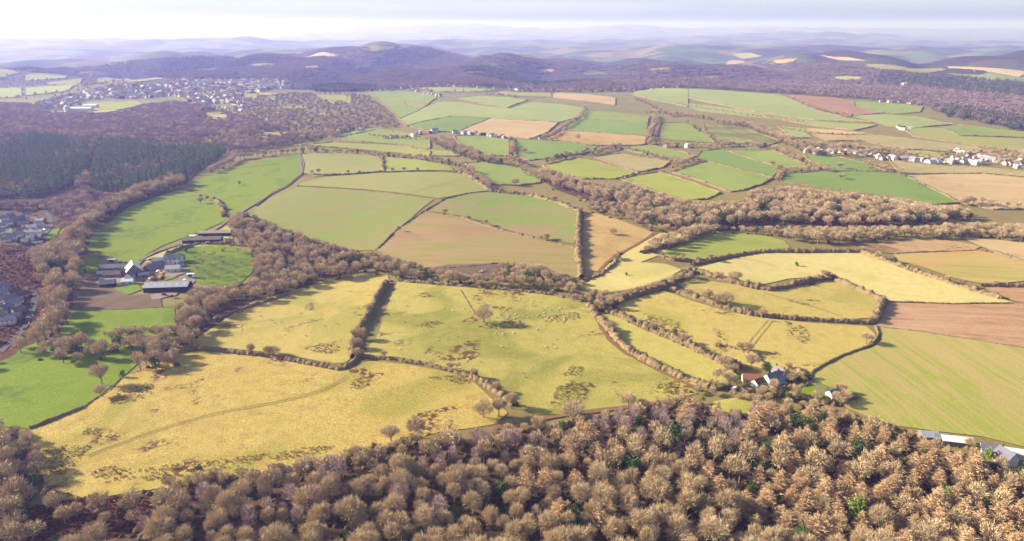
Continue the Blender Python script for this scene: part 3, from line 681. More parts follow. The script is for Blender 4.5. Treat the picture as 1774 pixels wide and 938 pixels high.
M_BARK = plant_mat('bark', (190, 166, 138), (160, 142, 124), (176, 162, 132))
M_WBARK = plant_mat('pale_bark', (210, 196, 180), (186, 172, 158), (200, 190, 170))
M_LARCH = plant_mat('larch_twigs', (270, 228, 176), (252, 206, 156), (262, 218, 166))
M_SPRUCE = plant_mat('spruce_needles', (166, 182, 118), (144, 166, 108), (178, 186, 122))
M_HOLLY = plant_mat('evergreen_leaves', (100, 128, 66), (82, 110, 60), (116, 140, 72))
M_PINE = plant_mat('pine_needles', (166, 186, 80), (144, 170, 72), (180, 194, 94))
M_IVY = plant_mat('ivy_leaves', (150, 180, 50), (130, 164, 44), (164, 186, 66))
M_HEDGE = plant_mat('hedge_twigs', (186, 156, 116), (164, 138, 108), (172, 150, 104))
M_HEDGE2 = plant_mat('clipped_hedge_twigs', (176, 150, 118), (156, 134, 106), (168, 148, 102))
M_SCRUB = plant_mat('bramble', (150, 118, 88), (126, 100, 78), (138, 126, 78))
M_RUSH = plant_mat('rush_tussock', (166, 116, 80), (138, 96, 68), (176, 132, 84))
M_WOODMIX = plant_mat('far_wood_twigs', (196, 168, 170), (166, 140, 150), (190, 164, 142))
M_MAUVE = plant_mat('mauve_twigs', (230, 196, 190), (200, 168, 170), (216, 184, 166))
M_FARCON = plant_mat('far_conifer_needles', (104, 116, 84), (88, 104, 78), (112, 122, 88))
M_DEAD = plant_mat('dead_bracken_fronds', (150, 84, 52), (122, 70, 48), (166, 104, 66))

def tri_twigs(S, D, L, W, g):
    """thin triangles: start S, direction D, length L, base width W"""
    n = len(S)
    r = g.standard_normal((n, 3))
    side = np.cross(D, r); side /= np.maximum(np.linalg.norm(side, axis=1), 1e-6)[:, None]
    a = S - side * (W * 0.5)[:, None]; b = S + side * (W * 0.5)[:, None]; c = S + D * L[:, None]
    V = np.stack([a, b, c], 1).reshape(-1, 3)
    return V, np.arange(3 * n).reshape(n, 3)
def tube(p, q, r0, r1, k=5):
    p, q = np.asarray(p, float), np.asarray(q, float)
    d = q - p; d /= np.linalg.norm(d)
    u = np.cross(d, [0.3, 0.9, 0.2]); u /= np.linalg.norm(u); w = np.cross(d, u)
    a = np.arange(k) * 2 * np.pi / k
    ring = np.cos(a)[:, None] * u + np.sin(a)[:, None] * w
    V = np.concatenate([p + ring * r0, q + ring * r1])
    F = []
    for i in range(k):
        j = (i + 1) % k
        F += [(i, j, k + j), (i, k + j, k + i)]
    return V, np.array(F)
def join(parts):
    V, F, o = [], [], 0
    for v, f in parts:
        V.append(v); F.append(f + o); o += len(v)
    return np.concatenate(V), np.concatenate(F)
def unit(v): return v / np.maximum(np.linalg.norm(v, axis=-1, keepdims=True), 1e-9)

def broadleaf(seed, H=13.0, Rr=5.0, nt=1500, tw=0.19, tl=1.7, up=0.25, nclump=60, low=-0.55, flat=0.72):
    """bare winter tree of unit-true size: trunk with limbs, crown of fine twigs in radiating clumps"""
    g = np.random.default_rng(seed)
    c = np.array([0, 0, H - Rr * flat * 1.05])
    base = np.array([0, 0, H * 0.30])
    # clump centres on an uneven dome
    d = unit(g.standard_normal((nclump * 3, 3)))
    d = d[d[:, 2] > low][:nclump]
    lump = 1 + 0.16 * np.sin(d[:, 0] * 3.1 + seed) * np.cos(d[:, 1] * 2.7 + seed * 2) + 0.08 * g.standard_normal(len(d))
    rad = np.array([Rr, Rr, Rr * flat])
    cc = c + d * rad * (0.66 * lump)[:, None]
    pick = g.integers(0, len(cc), nt)
    S = cc[pick] + g.standard_normal((nt, 3)) * (Rr * 0.13)
    out = unit(S - (c - np.array([0, 0, Rr * 0.35])))
    D = unit(out + np.array([0, 0, up]) + 0.55 * g.standard_normal((nt, 3)))
    tv = tri_twigs(S, D, tl * (0.6 + 0.7 * g.random(nt)), tw * (0.7 + 0.6 * g.random(nt)), g)
    # an inner mass of smaller branches
    m = nt // 4
    S2 = base + (cc[g.integers(0, len(cc), m)] - base) * g.uniform(0.35, 0.95, m)[:, None] + g.standard_normal((m, 3)) * 0.3
    D2 = unit(S2 - base + 0.5 * g.standard_normal((m, 3)))
    tv2 = tri_twigs(S2, D2, tl * 1.2 * np.ones(m), tw * 0.9 * np.ones(m), g)
    crown = join([tv, tv2])
    parts = [tube((0, 0, -0.6), base, 0.034 * H, 0.026 * H, 6)]
    parts.append(tube(base, c * np.array([0, 0, 1]) + g.standard_normal(3) * 0.4, 0.024 * H, 0.008 * H))
    for k in range(12):
        e = cc[g.integers(0, len(cc))]
        s = base + np.array([0, 0, g.uniform(0, 0.14) * H])
        mid = s + (e - s) * 0.5 + g.standard_normal(3) * 0.35 + np.array([0, 0, -0.25])
        parts += [tube(s, mid, 0.013 * H, 0.009 * H, 4), tube(mid, e, 0.009 * H, 0.003 * H, 4)]
        for _ in range(2):
            e2 = cc[np.argsort(np.linalg.norm(cc - e, axis=1))[g.integers(1, 6)]]
            parts.append(tube(mid, e2, 0.006 * H, 0.002 * H, 3))
    return crown, join(parts)
def birch(seed, H=12.0, Rr=2.6, nt=750):
    g = np.random.default_rng(seed)
    z = H * (0.25 + 0.72 * g.random(nt) ** 0.8)
    t = (z / H - 0.25) / 0.75
    rr = Rr * np.sqrt(np.clip(1 - (2 * t - 0.75) ** 2 / 1.6, 0.02, 1)) * np.sqrt(g.random(nt))
    a = g.uniform(0, 2 * np.pi, nt)
    S = np.stack([rr * np.cos(a), rr * np.sin(a), z], 1)
    D = unit(np.stack([np.cos(a) * 0.5, np.sin(a) * 0.5, np.ones(nt)], 1) + 0.5 * g.standard_normal((nt, 3)))
    crown = tri_twigs(S, D, 1.5 * (0.6 + 0.6 * g.random(nt)), 0.15 * (0.7 + 0.6 * g.random(nt)), g)
    parts = [tube((0, 0, -0.5), (g.normal() * .3, g.normal() * .3, H * 0.5), 0.13, 0.09), tube((0, 0, H * 0.5), (g.normal() * .3, g.normal() * .3, H * 0.92), 0.09, 0.02)]
    for k in range(6):
        s = np.array([0, 0, H * g.uniform(0.3, 0.6)]); an = g.uniform(0, 6.28)
        parts.append(tube(s, s + np.array([np.cos(an) * Rr * 0.6, np.sin(an) * Rr * 0.6, H * 0.22]), 0.05, 0.015, 3))
    return crown, join(parts)
def conifer(seed, H=17.0, Rr=3.2, tiers=15, per=11, droop=-0.25, wide=0.7, base=0.12, sub=3, ragged=0.25):
    """whorls of boughs, each bough a ragged spray of triangles"""
    g = np.random.default_rng(seed)
    Ss, Ds, Ls, Ws = [], [], [], []
    for i in range(tiers):
        t = (i + 0.5) / tiers
        z = H * (base + (1 - base) * t)
        r = Rr * (1 - t) ** 0.8 * (1 + ragged * g.normal() * 0.5) + 0.25
        k = max(4, int(per * (1 - 0.55 * t)))
        a0 = g.uniform(0, 6.28)
        for j in range(k):
            a = a0 + 2 * np.pi * j / k + g.normal() * 0.15
            rr = r * (1 + ragged * g.normal())
            dv = unit(np.array([np.cos(a), np.sin(a), droop + 0.12 * g.normal() + 0.35 * t]))
            s = np.array([0, 0, z + g.normal() * 0.30 * H / tiers])
            Ss.append(s); Ds.append(dv); Ls.append(rr); Ws.append(wide * 1.2)
            for q in range(sub):
                p = s + dv * rr * g.uniform(0.25, 0.85)
                b = a + g.choice([-1, 1]) * g.uniform(0.35, 0.9)
                Ss.append(p); Ds.append(unit(np.array([np.cos(b), np.sin(b), droop * 1.2 + 0.25 * g.normal() + 0.15]))); Ls.append(rr * g.uniform(0.3, 0.55)); Ws.append(wide * 0.9)
    Ss.append(np.array([0, 0, H * 0.9])); Ds.append(np.array([0, 0, 1.0])); Ls.append(H * 0.13); Ws.append(0.3)
    crown = tri_twigs(np.array(Ss), np.array(Ds), np.array(Ls), np.array(Ws), g)
    trunk = tube((0, 0, -0.6), (0, 0, H * 0.92), 0.016 * H, 0.004 * H, 5)
    return crown, trunk
def leafy(seed, H=6.0, Rr=2.4, n=600, size=0.55, cone=0.0, lumps=9):
    """evergreen: leaf faces spread through lumps of an uneven crown"""
    g = np.random.default_rng(seed)
    d = unit(g.standard_normal((lumps, 3)))
    cen = np.array([0, 0, H * 0.56]) + d * np.array([Rr * 0.5, Rr * 0.5, H * 0.27])
    cr = g.uniform(0.42, 0.62, lumps) * Rr
    k = g.integers(0, lumps, n)
    e = unit(g.standard_normal((n, 3)))
    S = cen[k] + e * (cr[k] * (0.65 + 0.4 * g.random(n)))[:, None]
    S[:, :2] *= (1 - cone * np.clip(S[:, 2:] / H, 0, 1))
    S[:, 2] = np.maximum(S[:, 2], 0.15)
    D = unit(e + 0.8 * g.standard_normal((n, 3)))
    crown = tri_twigs(S, D, size * (0.7 + 0.6 * g.random(n)), size * 0.9 * np.ones(n), g)
    return crown, tube((0, 0, -0.4), (0, 0, H * 0.6), 0.05 * H * 0.6, 0.02 * H, 5)
def bush(seed, Rr=1.0, H=1.0, n=80, core=True, tw=0.16, tl=0.55):
    """hedge or bramble clump, about unit size: a knobbly dark heart wrapped in twigs"""
    g = np.random.default_rng(seed)
    parts = []
    if core:
        a = np.arange(7) * 2 * np.pi / 7
        rings = []
        for zz, rr in ((-0.15, 0.62), (0.35, 0.78), (0.72, 0.52)):
            rings.append(np.stack([np.cos(a) * rr, np.sin(a) * rr, np.full(7, zz)], 1) * (1 + 0.12 * g.standard_normal((7, 1))))
        V = np.concatenate(rings + [np.array([[0, 0, 0.86]])]); F = []
        for r in range(2):
            for i in range(7):
                j = (i + 1) % 7
                F += [(r * 7 + i, r * 7 + j, r * 7 + 7 + j), (r * 7 + i, r * 7 + 7 + j, r * 7 + 7 + i)]
        for i in range(7): F.append((14 + i, 14 + (i + 1) % 7, 21))
        parts.append((V, np.array(F)))
    e = unit(g.standard_normal((n, 3)) + np.array([0, 0, 0.45])); e[:, 2] = np.abs(e[:, 2])
    S = e * np.array([0.68, 0.68, 0.72]) * g.uniform(0.7, 1.05, n)[:, None]
    D = unit(e + 0.5 * g.standard_normal((n, 3)) + np.array([0, 0, 0.3]))
    parts.append(tri_twigs(S, D, tl * (0.5 + 0.7 * g.random(n)), tw * (0.7 + 0.6 * g.random(n)), g))
    V, F = join(parts)
    return V * np.array([Rr, Rr, H]), F

# ------------------------------------------------------------------ scattering
def scatter_poly(poly_px, spacing, ground=True):
    g = unproject(poly_px)[:, :2]
    lo, hi = g.min(0), g.max(0)
    nx, ny = max(1, int((hi[0] - lo[0]) / spacing)), max(1, int((hi[1] - lo[1]) / spacing))
    X, Y = np.meshgrid(lo[0] + (np.arange(nx) + 0.5) * spacing, lo[1] + (np.arange(ny) + 0.5) * spacing)
    X = X + (np.arange(ny) % 2)[:, None] * spacing * 0.5
    P = np.stack([X.ravel(), Y.ravel()], 1) + rng.uniform(-0.36, 0.36, (nx * ny, 2)) * spacing
    P = P[inside(P, g)]
    return P
def in_any_field(P2, margin_px=0):
    r = np.zeros(len(P2), bool)
    for g, _ in FIELD_RING: r |= inside(P2, g)
    return r
def with_z(P2): return np.column_stack([P2, height(P2[:, 0], P2[:, 1])])
def wood(poly_px, spacing, h, fit=True, avoid=True, keep=1.0, mins=0.55):
    """tree feet in the canopy outline POLY_PX: foot and top must both fall inside it. -> (points, heights)"""
    P = scatter_poly(poly_px, spacing)
    if keep < 1: P = P[rng.random(len(P)) < keep]
    if avoid and len(P): P = P[~in_any_field(P)]
    if not len(P): return np.zeros((0, 3)), np.zeros(0)
    P = with_z(P)
    hh = h * rng.uniform(0.7, 1.18, len(P))
    if fit:
        ok = np.zeros(len(P), bool)
        for s in (1.0, 0.8, 0.65, mins):
            T = P.copy(); T[:, 2] += hh * s * 0.9
            good = inside(project(T), poly_px) & ~ok
            hh[good] *= s; ok |= good
        P, hh = P[ok], hh[ok]
    return P, hh
def along(px_path, spacing, jit=0.3):
    g = unproject(px_path)[:, :2]
    seg = np.hypot(*np.diff(g, axis=0).T); L = np.concatenate([[0], np.cumsum(seg)])
    s = np.arange(spacing * 0.3, L[-1], spacing)
    s = s + rng.uniform(-jit, jit, len(s)) * spacing
    s = np.clip(s, 0, L[-1])
    P = np.stack([np.interp(s, L, g[:, 0]), np.interp(s, L, g[:, 1])], 1)
    return with_z(P)

# prototypes as mesh data shared by the copies ------------------------------------------------
def proto_mesh(name, vf, mat):
    o = mesh_obj(name, vf[0], vf[1], mat, link=False)
    return o.data
class Kind:
    def __init__(self, name, cat, builder, seeds, mats, href): 
        self.name, self.cat, self.href = name, cat, href
        self.var = []
        for s in seeds:
            c, t = builder(s)
            self.var.append((proto_mesh(name + '_crown', c, mats[0]), proto_mesh(name + '_trunk', t, mats[1])))
    def place(self, p, h, label, group=None, wide=1.0, v=None, ivy=False):
        o = empty(self.name, tuple(p), rng.uniform(0, 6.28), label, self.cat, group)
        o.rotation_euler[0], o.rotation_euler[1] = rng.normal(0, 0.04), rng.normal(0, 0.04)
        s = h / self.href
        w = s * wide
        c, t = self.var[int(rng.integers(len(self.var))) if v is None else v]
        for nm, me in (('crown', c), ('trunk', t)):
            k = bpy.data.objects.new(nm, me); COL.objects.link(k); k.parent = o
        o.scale = (w * rng.uniform(0.92, 1.08), w * rng.uniform(0.92, 1.08), s)
        return o
BARE = Kind('bare_tree', 'bare tree', lambda s: broadleaf(s, 13.0, (5.9, 5.2, 6.3, 5.0, 5.7)[s % 5], 1900 + 90 * (s % 4), 0.15, 1.7, up=(0.25, 0.5, 0.1)[s % 3], flat=(0.66, 0.85, 0.6, 0.95)[s % 4], nclump=(75, 48, 60)[s % 3], low=(-0.55, -0.3, -0.75)[s % 3]), [11, 12, 13, 14, 15, 16, 17, 18, 19, 20], (M_TWIG, M_BARK), 13.0)
LARCH = Kind('larch_tree', 'larch tree', lambda s: conifer(s, 15.0, 5.0, 21, 13, 0.0, 0.34, 0.2, 9, 0.26), [21, 22, 23, 24], (M_LARCH, M_BARK), 15.0)
BIRCH = Kind('birch_tree', 'birch tree', birch, [31, 32, 33], (M_BIRCH, M_WBARK), 12.0)
HOLLY = Kind('evergreen_tree', 'evergreen tree', lambda s: leafy(s, 7.0, 2.9, 620, 0.55), [41, 42, 43], (M_HOLLY, M_BARK), 7.0)
PINE = Kind('pine_tree', 'pine tree', lambda s: leafy(s, 12.0, 4.2, 1000, 0.8, 0.25, 12), [51, 52], (M_PINE, M_BARK), 12.0)
IVY = Kind('ivy_clad_tree', 'ivy tree', lambda s: leafy(s, 11.0, 2.0, 600, 0.6, 0.2, 10), [55], (M_IVY, M_BARK), 11.0)
SMALLT = Kind('orchard_tree', 'orchard tree', lambda s: broadleaf(s, 5.0, 2.3, 200, 0.12, 0.9, 0.3, 24), [61, 62], (M_TWIG, M_BARK), 5.0)
# lighter shapes for far woods and plantations
def merged_mesh(name, c, t, mc, mt):
    V, F = join([c, t])
    idx = np.r_[np.zeros(len(c[1])), np.ones(len(t[1]))]
    o = mesh_obj(name, V, F, [mc, mt], mat_idx=idx, link=False)
    return o
MID_BARE = [merged_mesh('bare_tree_far', *broadleaf(s, 13.0, 5.6, 620, 0.34, 1.7, 0.25, 44), M_TWIG, M_BARK) for s in (71, 72, 73, 74, 75)]
MID_MAUVE = [merged_mesh('bare_tree_far', *broadleaf(s, 13.0, 5.6, 560, 0.36, 1.7, 0.25, 44), M_MAUVE, M_BARK) for s in (76, 77, 78)]
SPRUCE = [merged_mesh('spruce_tree', *conifer(s, 18.0, 3.1, 14, 9, -0.3, 0.9, 0.06, 3, 0.25), M_SPRUCE, M_BARK) for s in (81, 82, 83, 84)]
MID_LARCH = [merged_mesh('larch_far', *conifer(s, 16.0, 3.6, 9, 8, -0.15, 1.3, 0.2, 2, 0.3), M_LARCH, M_BARK) for s in (85, 86)]
MID_HOLLY = [merged_mesh('evergreen_far', *leafy(s, 8.0, 3.4, 260, 0.95), M_HOLLY, M_BARK) for s in (87, 88)]
MID_EVER = merged_mesh('evergreen_far', *leafy(89, 12.0, 4.4, 420, 1.0), M_HOLLY, M_BARK)
SCRUB = []
for s in (91, 92, 93):
    v, f = bush(s, 1.5, 1.5, 110, True, 0.12, 0.6); SCRUB.append(mesh_obj('scrub', v, f, M_SCRUB, link=False))
TUSSOCK = []
for s in (94, 95, 96):
    v, f = bush(s, 0.7, 0.55, 46, False, 0.2, 0.7); TUSSOCK.append(mesh_obj('tussock', v, f, M_RUSH, link=False))
BRACKEN = []
for s in (97, 98):
    v, f = bush(s, 1.1, 0.8, 60, False, 0.3, 0.7); BRACKEN.append(mesh_obj('fronds', v, f, M_DEAD, link=False))
def far_clump(seed, n=12, Wd=46.0, mat=M_WOODMIX):
    """a piece of far canopy about 46 m across: crowns of loose facets at different heights"""
    g = np.random.default_rng(seed)
    parts = []
    for k in range(n):
        x, y = g.uniform(-Wd / 2, Wd / 2, 2); r = g.uniform(4.2, 6.8); h = g.uniform(9, 14)
        m = 46
        e = unit(g.standard_normal((m, 3))); e[:, 2] = np.abs(e[:, 2]) * 1.0 - 0.25
        S = np.array([x, y, h - r * 0.75]) + e * np.array([r, r, r * 0.75]) * g.uniform(0.7, 1, m)[:, None]
        D = unit(e + np.array([0, 0, 0.2]) + 0.6 * g.standard_normal((m, 3)))
        parts.append(tri_twigs(S, D, r * 0.5 * (0.7 + 0.6 * g.random(m)), r * 0.30 * np.ones(m), g))
        parts.append(tube((x, y, -3), (x, y, h * 0.6), 0.5, 0.2, 3))
    return join(parts)
FARWOOD = []
for s in (101, 102, 103, 104):
    v, f = far_clump(s); FARWOOD.append(mesh_obj('canopy', v, f, M_WOODMIX, link=False))
def far_conifers(seed):
    g = np.random.default_rng(seed); parts = []
    for k in range(16):
        x, y = g.uniform(-22, 22, 2)
        c, t = conifer(seed * 7 + k, g.uniform(15, 21), 3.6, 6, 7, -0.3, 1.8, 0.05, 1, 0.2)
        parts.append((c[0] + np.array([x, y, 0]), c[1]))
    return join(parts)
FARCON = []
for s in (111, 112):
    v, f = far_conifers(s); FARCON.append(mesh_obj('conifer_canopy', v, f, M_FARCON, link=False))

def stuff(name, P, S, protos, label, sz=None):
    """one object: PROTOS set out on points (geometry nodes). S = scale per point"""
    n = len(P)
    if n == 0: return None
    me = bpy.data.meshes.new(name)
    me.vertices.add(n); me.vertices.foreach_set('co', np.asarray(P, float).ravel())
    S = np.asarray(S, float)
    S3 = np.stack([S, S, S if sz is None else sz], 1) * rng.uniform(0.9, 1.1, (n, 3))
    a = me.attributes.new('sc', 'FLOAT_VECTOR', 'POINT'); a.data.foreach_set('vector', S3.ravel())
    a = me.attributes.new('rz', 'FLOAT_VECTOR', 'POINT'); a.data.foreach_set('vector', np.stack([0 * S, 0 * S, rng.uniform(0, 6.28, n)], 1).ravel())
    a = me.attributes.new('pick', 'INT', 'POINT'); a.data.foreach_set('value', rng.integers(0, len(protos), n).astype(np.int32))
    o = bpy.data.objects.new(name, me); COL.objects.link(o)
    ng = bpy.data.node_groups.new(name, 'GeometryNodeTree')
    ng.interface.new_socket('Geometry', in_out='INPUT', socket_type='NodeSocketGeometry')
    ng.interface.new_socket('Geometry', in_out='OUTPUT', socket_type='NodeSocketGeometry')
    N, L = ng.nodes, ng.links
    gi, go = N.new('NodeGroupInput'), N.new('NodeGroupOutput')
    jn = N.new('GeometryNodeJoinGeometry')
    for p in reversed(protos):
        oi = N.new('GeometryNodeObjectInfo'); oi.inputs['Object'].default_value = p; oi.inputs['As Instance'].default_value = True
        L.new(oi.outputs['Geometry'], jn.inputs[0])
    ip = N.new('GeometryNodeInstanceOnPoints')
    def attr(nm, t):
        q = N.new('GeometryNodeInputNamedAttribute'); q.data_type = t; q.inputs['Name'].default_value = nm
        return q.outputs['Attribute']
    L.new(gi.outputs[0], ip.inputs['Points']); L.new(jn.outputs[0], ip.inputs['Instance'])
    ip.inputs['Pick Instance'].default_value = True
    L.new(attr('pick', 'INT'), ip.inputs['Instance Index'])
    L.new(attr('sc', 'FLOAT_VECTOR'), ip.inputs['Scale'])
    e2r = N.new('FunctionNodeEulerToRotation'); L.new(attr('rz', 'FLOAT_VECTOR'), e2r.inputs[0]); L.new(e2r.outputs[0], ip.inputs['Rotation'])
    L.new(ip.outputs[0], go.inputs[0])
    md = o.modifiers.new('scatter', 'NODES'); md.node_group = ng
    return tag(o, label, kind='stuff')
# ------------------------------------------------------------------ woods
cand = []          # every bare broadleaf tree: (distance, point, height, width, label, group, area)
def add_bare(P, H, label, group, area, wide=1.0):
    for p, h in zip(P, H):
        cand.append((float(np.linalg.norm(p - np.array([0, 0, CAM_H]))), p, h, wide * rng.uniform(0.9, 1.12), label, group, area))

FOREWOOD = [(-140,930),(-60,905),(20,880),(90,870),(150,856),(230,846),(290,838),(400,822),(480,812),(530,800),(590,788),(640,785),(700,768),(760,758),(830,752),(900,745),(960,738),(1030,722),(1100,708),(1180,694),(1235,700),
            (1260,718),(1310,706),(1400,705),(1440,712),(1500,730),(1560,746),(1620,768),(1700,790),(1774,812),(1960,850),(1960,1040),(-140,1040)]
P, H = wood([(a, b - 9 if b < 1000 else b) for a, b in FOREWOOD], 8.3, 12.8, keep=1.0, mins=0.6)
H *= rng.uniform(0.8, 1.12, len(H))
px = project(P + np.array([0, 0, 6.0]))
clear = inside(px, [(-200,900),(20,890),(90,872),(150,866),(235,868),(262,880),(240,915),(190,935),(130,1010),(-200,1010)])
LARCHZONE = [(1320,705),(1440,710),(1560,745),(1700,800),(1780,860),(1800,945),(1560,945),(1330,930),(1260,880),(1330,800),(1300,740)]
LARCH2 = [(1010,730),(1110,760),(1120,800),(1000,900),(920,880),(900,800)]
BIRCHZONE = [(600,785),(720,765),(860,748),(1000,735),(1040,745),(900,800),(700,810),(560,840),(540,900),(450,930),(400,900),(480,840)]
BIRCH3 = [(1020,730),(1180,698),(1330,715),(1360,760),(1270,790),(1100,770)]
n_for = len(P)
jl = rng.random(n_for)
lz, l2, bz, b3 = (inside(px, z) for z in (LARCHZONE, LARCH2, BIRCHZONE, BIRCH3))
for i in range(n_for):
    if clear[i]: continue
    r = jl[i]; p = P[i]; h = H[i]
    if lz[i] and r < 0.68 or l2[i] and r < 0.34 or (px[i, 0] > 1000 and r < 0.14):
        LARCH.place(p, h * 1.06, 'tan winter larch standing among the trees of the foreground wood', 'larches in the foreground wood', 0.95)
    elif bz[i] and r < 0.50 or b3[i] and r < 0.62 or r < 0.05:
        BIRCH.place(p, h * 0.88, 'slim purplish birch standing in the foreground wood', 'birches in the foreground wood', rng.uniform(1.0, 1.35))
    elif r > 0.94:
        HOLLY.place(p, h * 0.72, 'dark green evergreen under the bare trees of the foreground wood', 'evergreens in the foreground wood')
    else:
        cand.append((float(np.linalg.norm(p - np.array([0, 0, CAM_H]))), p, h * 0.98, rng.uniform(0.74, 1.02), 'rounded bare crown packed among others in the foreground wood', 'bare trees of the foreground wood', 'fore'))
def at(x, y): return unproject([(x, y)])[0]
for x, y, h, lab in ((1085, 818, 11, 'bright ivy clad tree standing in a gap of the wood'), (1206, 890, 13, 'tall narrow yellow green tree near the bottom of the wood')):
    IVY.place(at(x, y), h, lab)
for x, y, h, lab in ((1482, 905, 13, 'broad yellow green pine among the tan larches'), (1640, 872, 9, 'flat topped green pine between larches'), (1576, 866, 6, 'small round green pine between larches'),
                     (1395, 752, 10, 'dark green pine beside the topmost larches'), (1712, 800, 8, 'green pine behind the small white house')):
    PINE.place(at(x, y), h, lab)
for x, y, h in ((985, 915, 11), (1000, 930, 9), (975, 940, 10), (1190, 760, 7), (1230, 755, 7), (1260, 745, 6), (1205, 748, 7), (1350, 790, 6), (1280, 785, 6), (345, 826, 6), (290, 838, 5), (1075, 800, 7), (1088, 806, 6)):
    HOLLY.place(at(x, y), h, 'dark green evergreen under the bare trees of the foreground wood', 'evergreens in the foreground wood')
# floor of the wood: bramble and saplings
Pu = scatter_poly(FOREWOOD, 4.6); Pu = with_z(Pu)
pu = project(Pu + np.array([0, 0, 1.5])); Pu = Pu[inside(pu, FOREWOOD) & ~in_any_field(Pu[:, :2])]
stuff('undergrowth', Pu, rng.uniform(0.6, 1.5, len(Pu)), SCRUB, 'brown bramble under the trees of the foreground wood')

CLR = [(-160,870),(30,880),(90,880),(150,872),(235,872),(265,885),(235,925),(190,940),(130,1010),(-160,1010)]
P, H = wood(CLR, 8.6, 10.5, fit=False, avoid=False, keep=0.95)
pc = project(P); k_ = (pc[:, 0] < 70) | (rng.random(len(P)) < 0.8)
add_bare(P[k_], H[k_], 'bare tree standing in the rust red bracken clearing', 'bare trees in the bracken clearing', 'clear')
# trees at the left edge below the green field
EDGE = [(-140,735),(0,728),(40,745),(62,770),(75,800),(80,840),(75,870),(30,895),(-140,915)]
P, H = wood(EDGE, 8.6, 12.5, avoid=False)
add_bare(P, H, 'bare tree in the clump beside the corner of the yellow meadow', 'trees at the meadow corner', 'edge', 1.05)
# strip between bracken and pasture
LEFTWOOD = [(-140,660),(-60,632),(10,604),(45,575),(70,535),(75,490),(60,462),(50,432),(92,418),(120,393),(180,348),(240,318),(300,298),(330,306),(322,325),(272,337),(222,357),(190,380),(160,404),(146,432),(137,470),(132,512),(122,552),(112,582),(82,597),(0,634),(-140,690)]
P, H = wood(LEFTWOOD, 9.4, 14, avoid=False)
add_bare(P, H, 'bare tree in the belt between the bracken and the green fields', 'trees of the bracken belt', 'left')
BRK = [(-140,440),(40,430),(75,470),(85,520),(60,560),(0,600),(-140,640)]
P, H = wood(BRK, 24, 7.5, avoid=False, fit=False, keep=0.5)
add_bare(P, H, 'small bare tree scattered on the rust brown bracken slope', 'small trees on the bracken', 'bracken')
GROUP_A = [(70,628),(72,596),(95,580),(140,582),(170,592),(215,590),(222,606),(190,622),(150,630),(100,636)]
P, H = wood(GROUP_A, 8.0, 11, avoid=False)
add_bare(P, H, 'rounded bare tree in the clump standing in the lower green field', 'clump in the lower green field', 'groupA')
GROUP_B = [(170,604),(178,575),(230,565),(300,562),(345,572),(352,602),(318,634),(262,650),(232,640),(240,610)]
P, H = wood(GROUP_B, 7.8, 10.5, avoid=False)
add_bare(P, H, 'bare tree in the thicket between the lower green fields and the meadow', 'thicket by the green fields', 'groupB')
COPSE = [(402,366),(440,372),(480,391),(520,403),(560,418),(602,430),(642,438),(652,470),(625,482),(560,490),(505,508),(440,524),(392,540),(360,560),(350,584),(312,594),(298,560),(308,524),(340,498),(382,495),(426,488),(440,470),(438,438),(412,424),(400,395)]
P, H = wood(COPSE, 8.8, 11.5, avoid=False)
add_bare(P, H, 'bare tree of the dense copse between the orchard and the yellow field', 'trees of the orchard copse', 'copse')
BELT = [(640,436),(700,450),(740,462),(800,474),(850,478),(872,452),(925,458),(985,474),(1012,486),(1016,518),(985,516),(958,508),(900,502),(830,498),(760,492),(690,488),(648,474)]
P, H = wood(BELT, 8.2, 10.5, avoid=False)
add_bare(P, H, 'bare tree in the belt along the top of the sheep pasture', 'belt above the sheep pasture', 'belt')
JUNC = [(1000,506),(1030,500),(1075,504),(1120,494),(1180,474),(1205,466),(1216,482),(1160,500),(1085,520),(1062,538),(1040,545),(1012,528)]
P, H = wood(JUNC, 6.6, 8, avoid=False)
add_bare(P, H, 'bare tree in the junction of overgrown hedges', 'trees at the hedge junction', 'junc')
# belts and clumps nearer the middle distance: canopy outlines
VALLEY1 = [(930,296),(955,294),(1000,312),(1060,322),(1082,314),(1130,330),(1185,346),(1240,352),(1290,350),(1300,330),(1372,322),(1440,332),(1540,343),(1600,352),(1680,362),(1695,384),(1620,390),(1560,392),(1480,396),(1400,394),(1330,386),(1290,392),(1200,402),(1132,396),(1085,376),(1062,358),(1010,342),(965,330),(932,314)]
P, H = wood(VALLEY1, 9.4, 13, avoid=False)
add_bare(P, H, 'bare tree of the steep wood across the valley', 'trees of the valley wood', 'valley')
VALLEY2 = [(1112,440),(1125,416),(1200,388),(1260,390),(1290,392),(1400,392),(1500,392),(1600,390),(1690,386),(1774,388),(1960,400),(1960,432),(1774,424),(1720,416),(1620,417),(1560,414),(1500,424),(1440,428),(1372,422),(1330,411),(1250,401),(1196,421),(1150,440)]
P, H = wood(VALLEY2, 9.4, 11, avoid=False)
add_bare(P, H, 'bare tree of the long belt below the valley wood', 'trees of the long belt', 'valley')

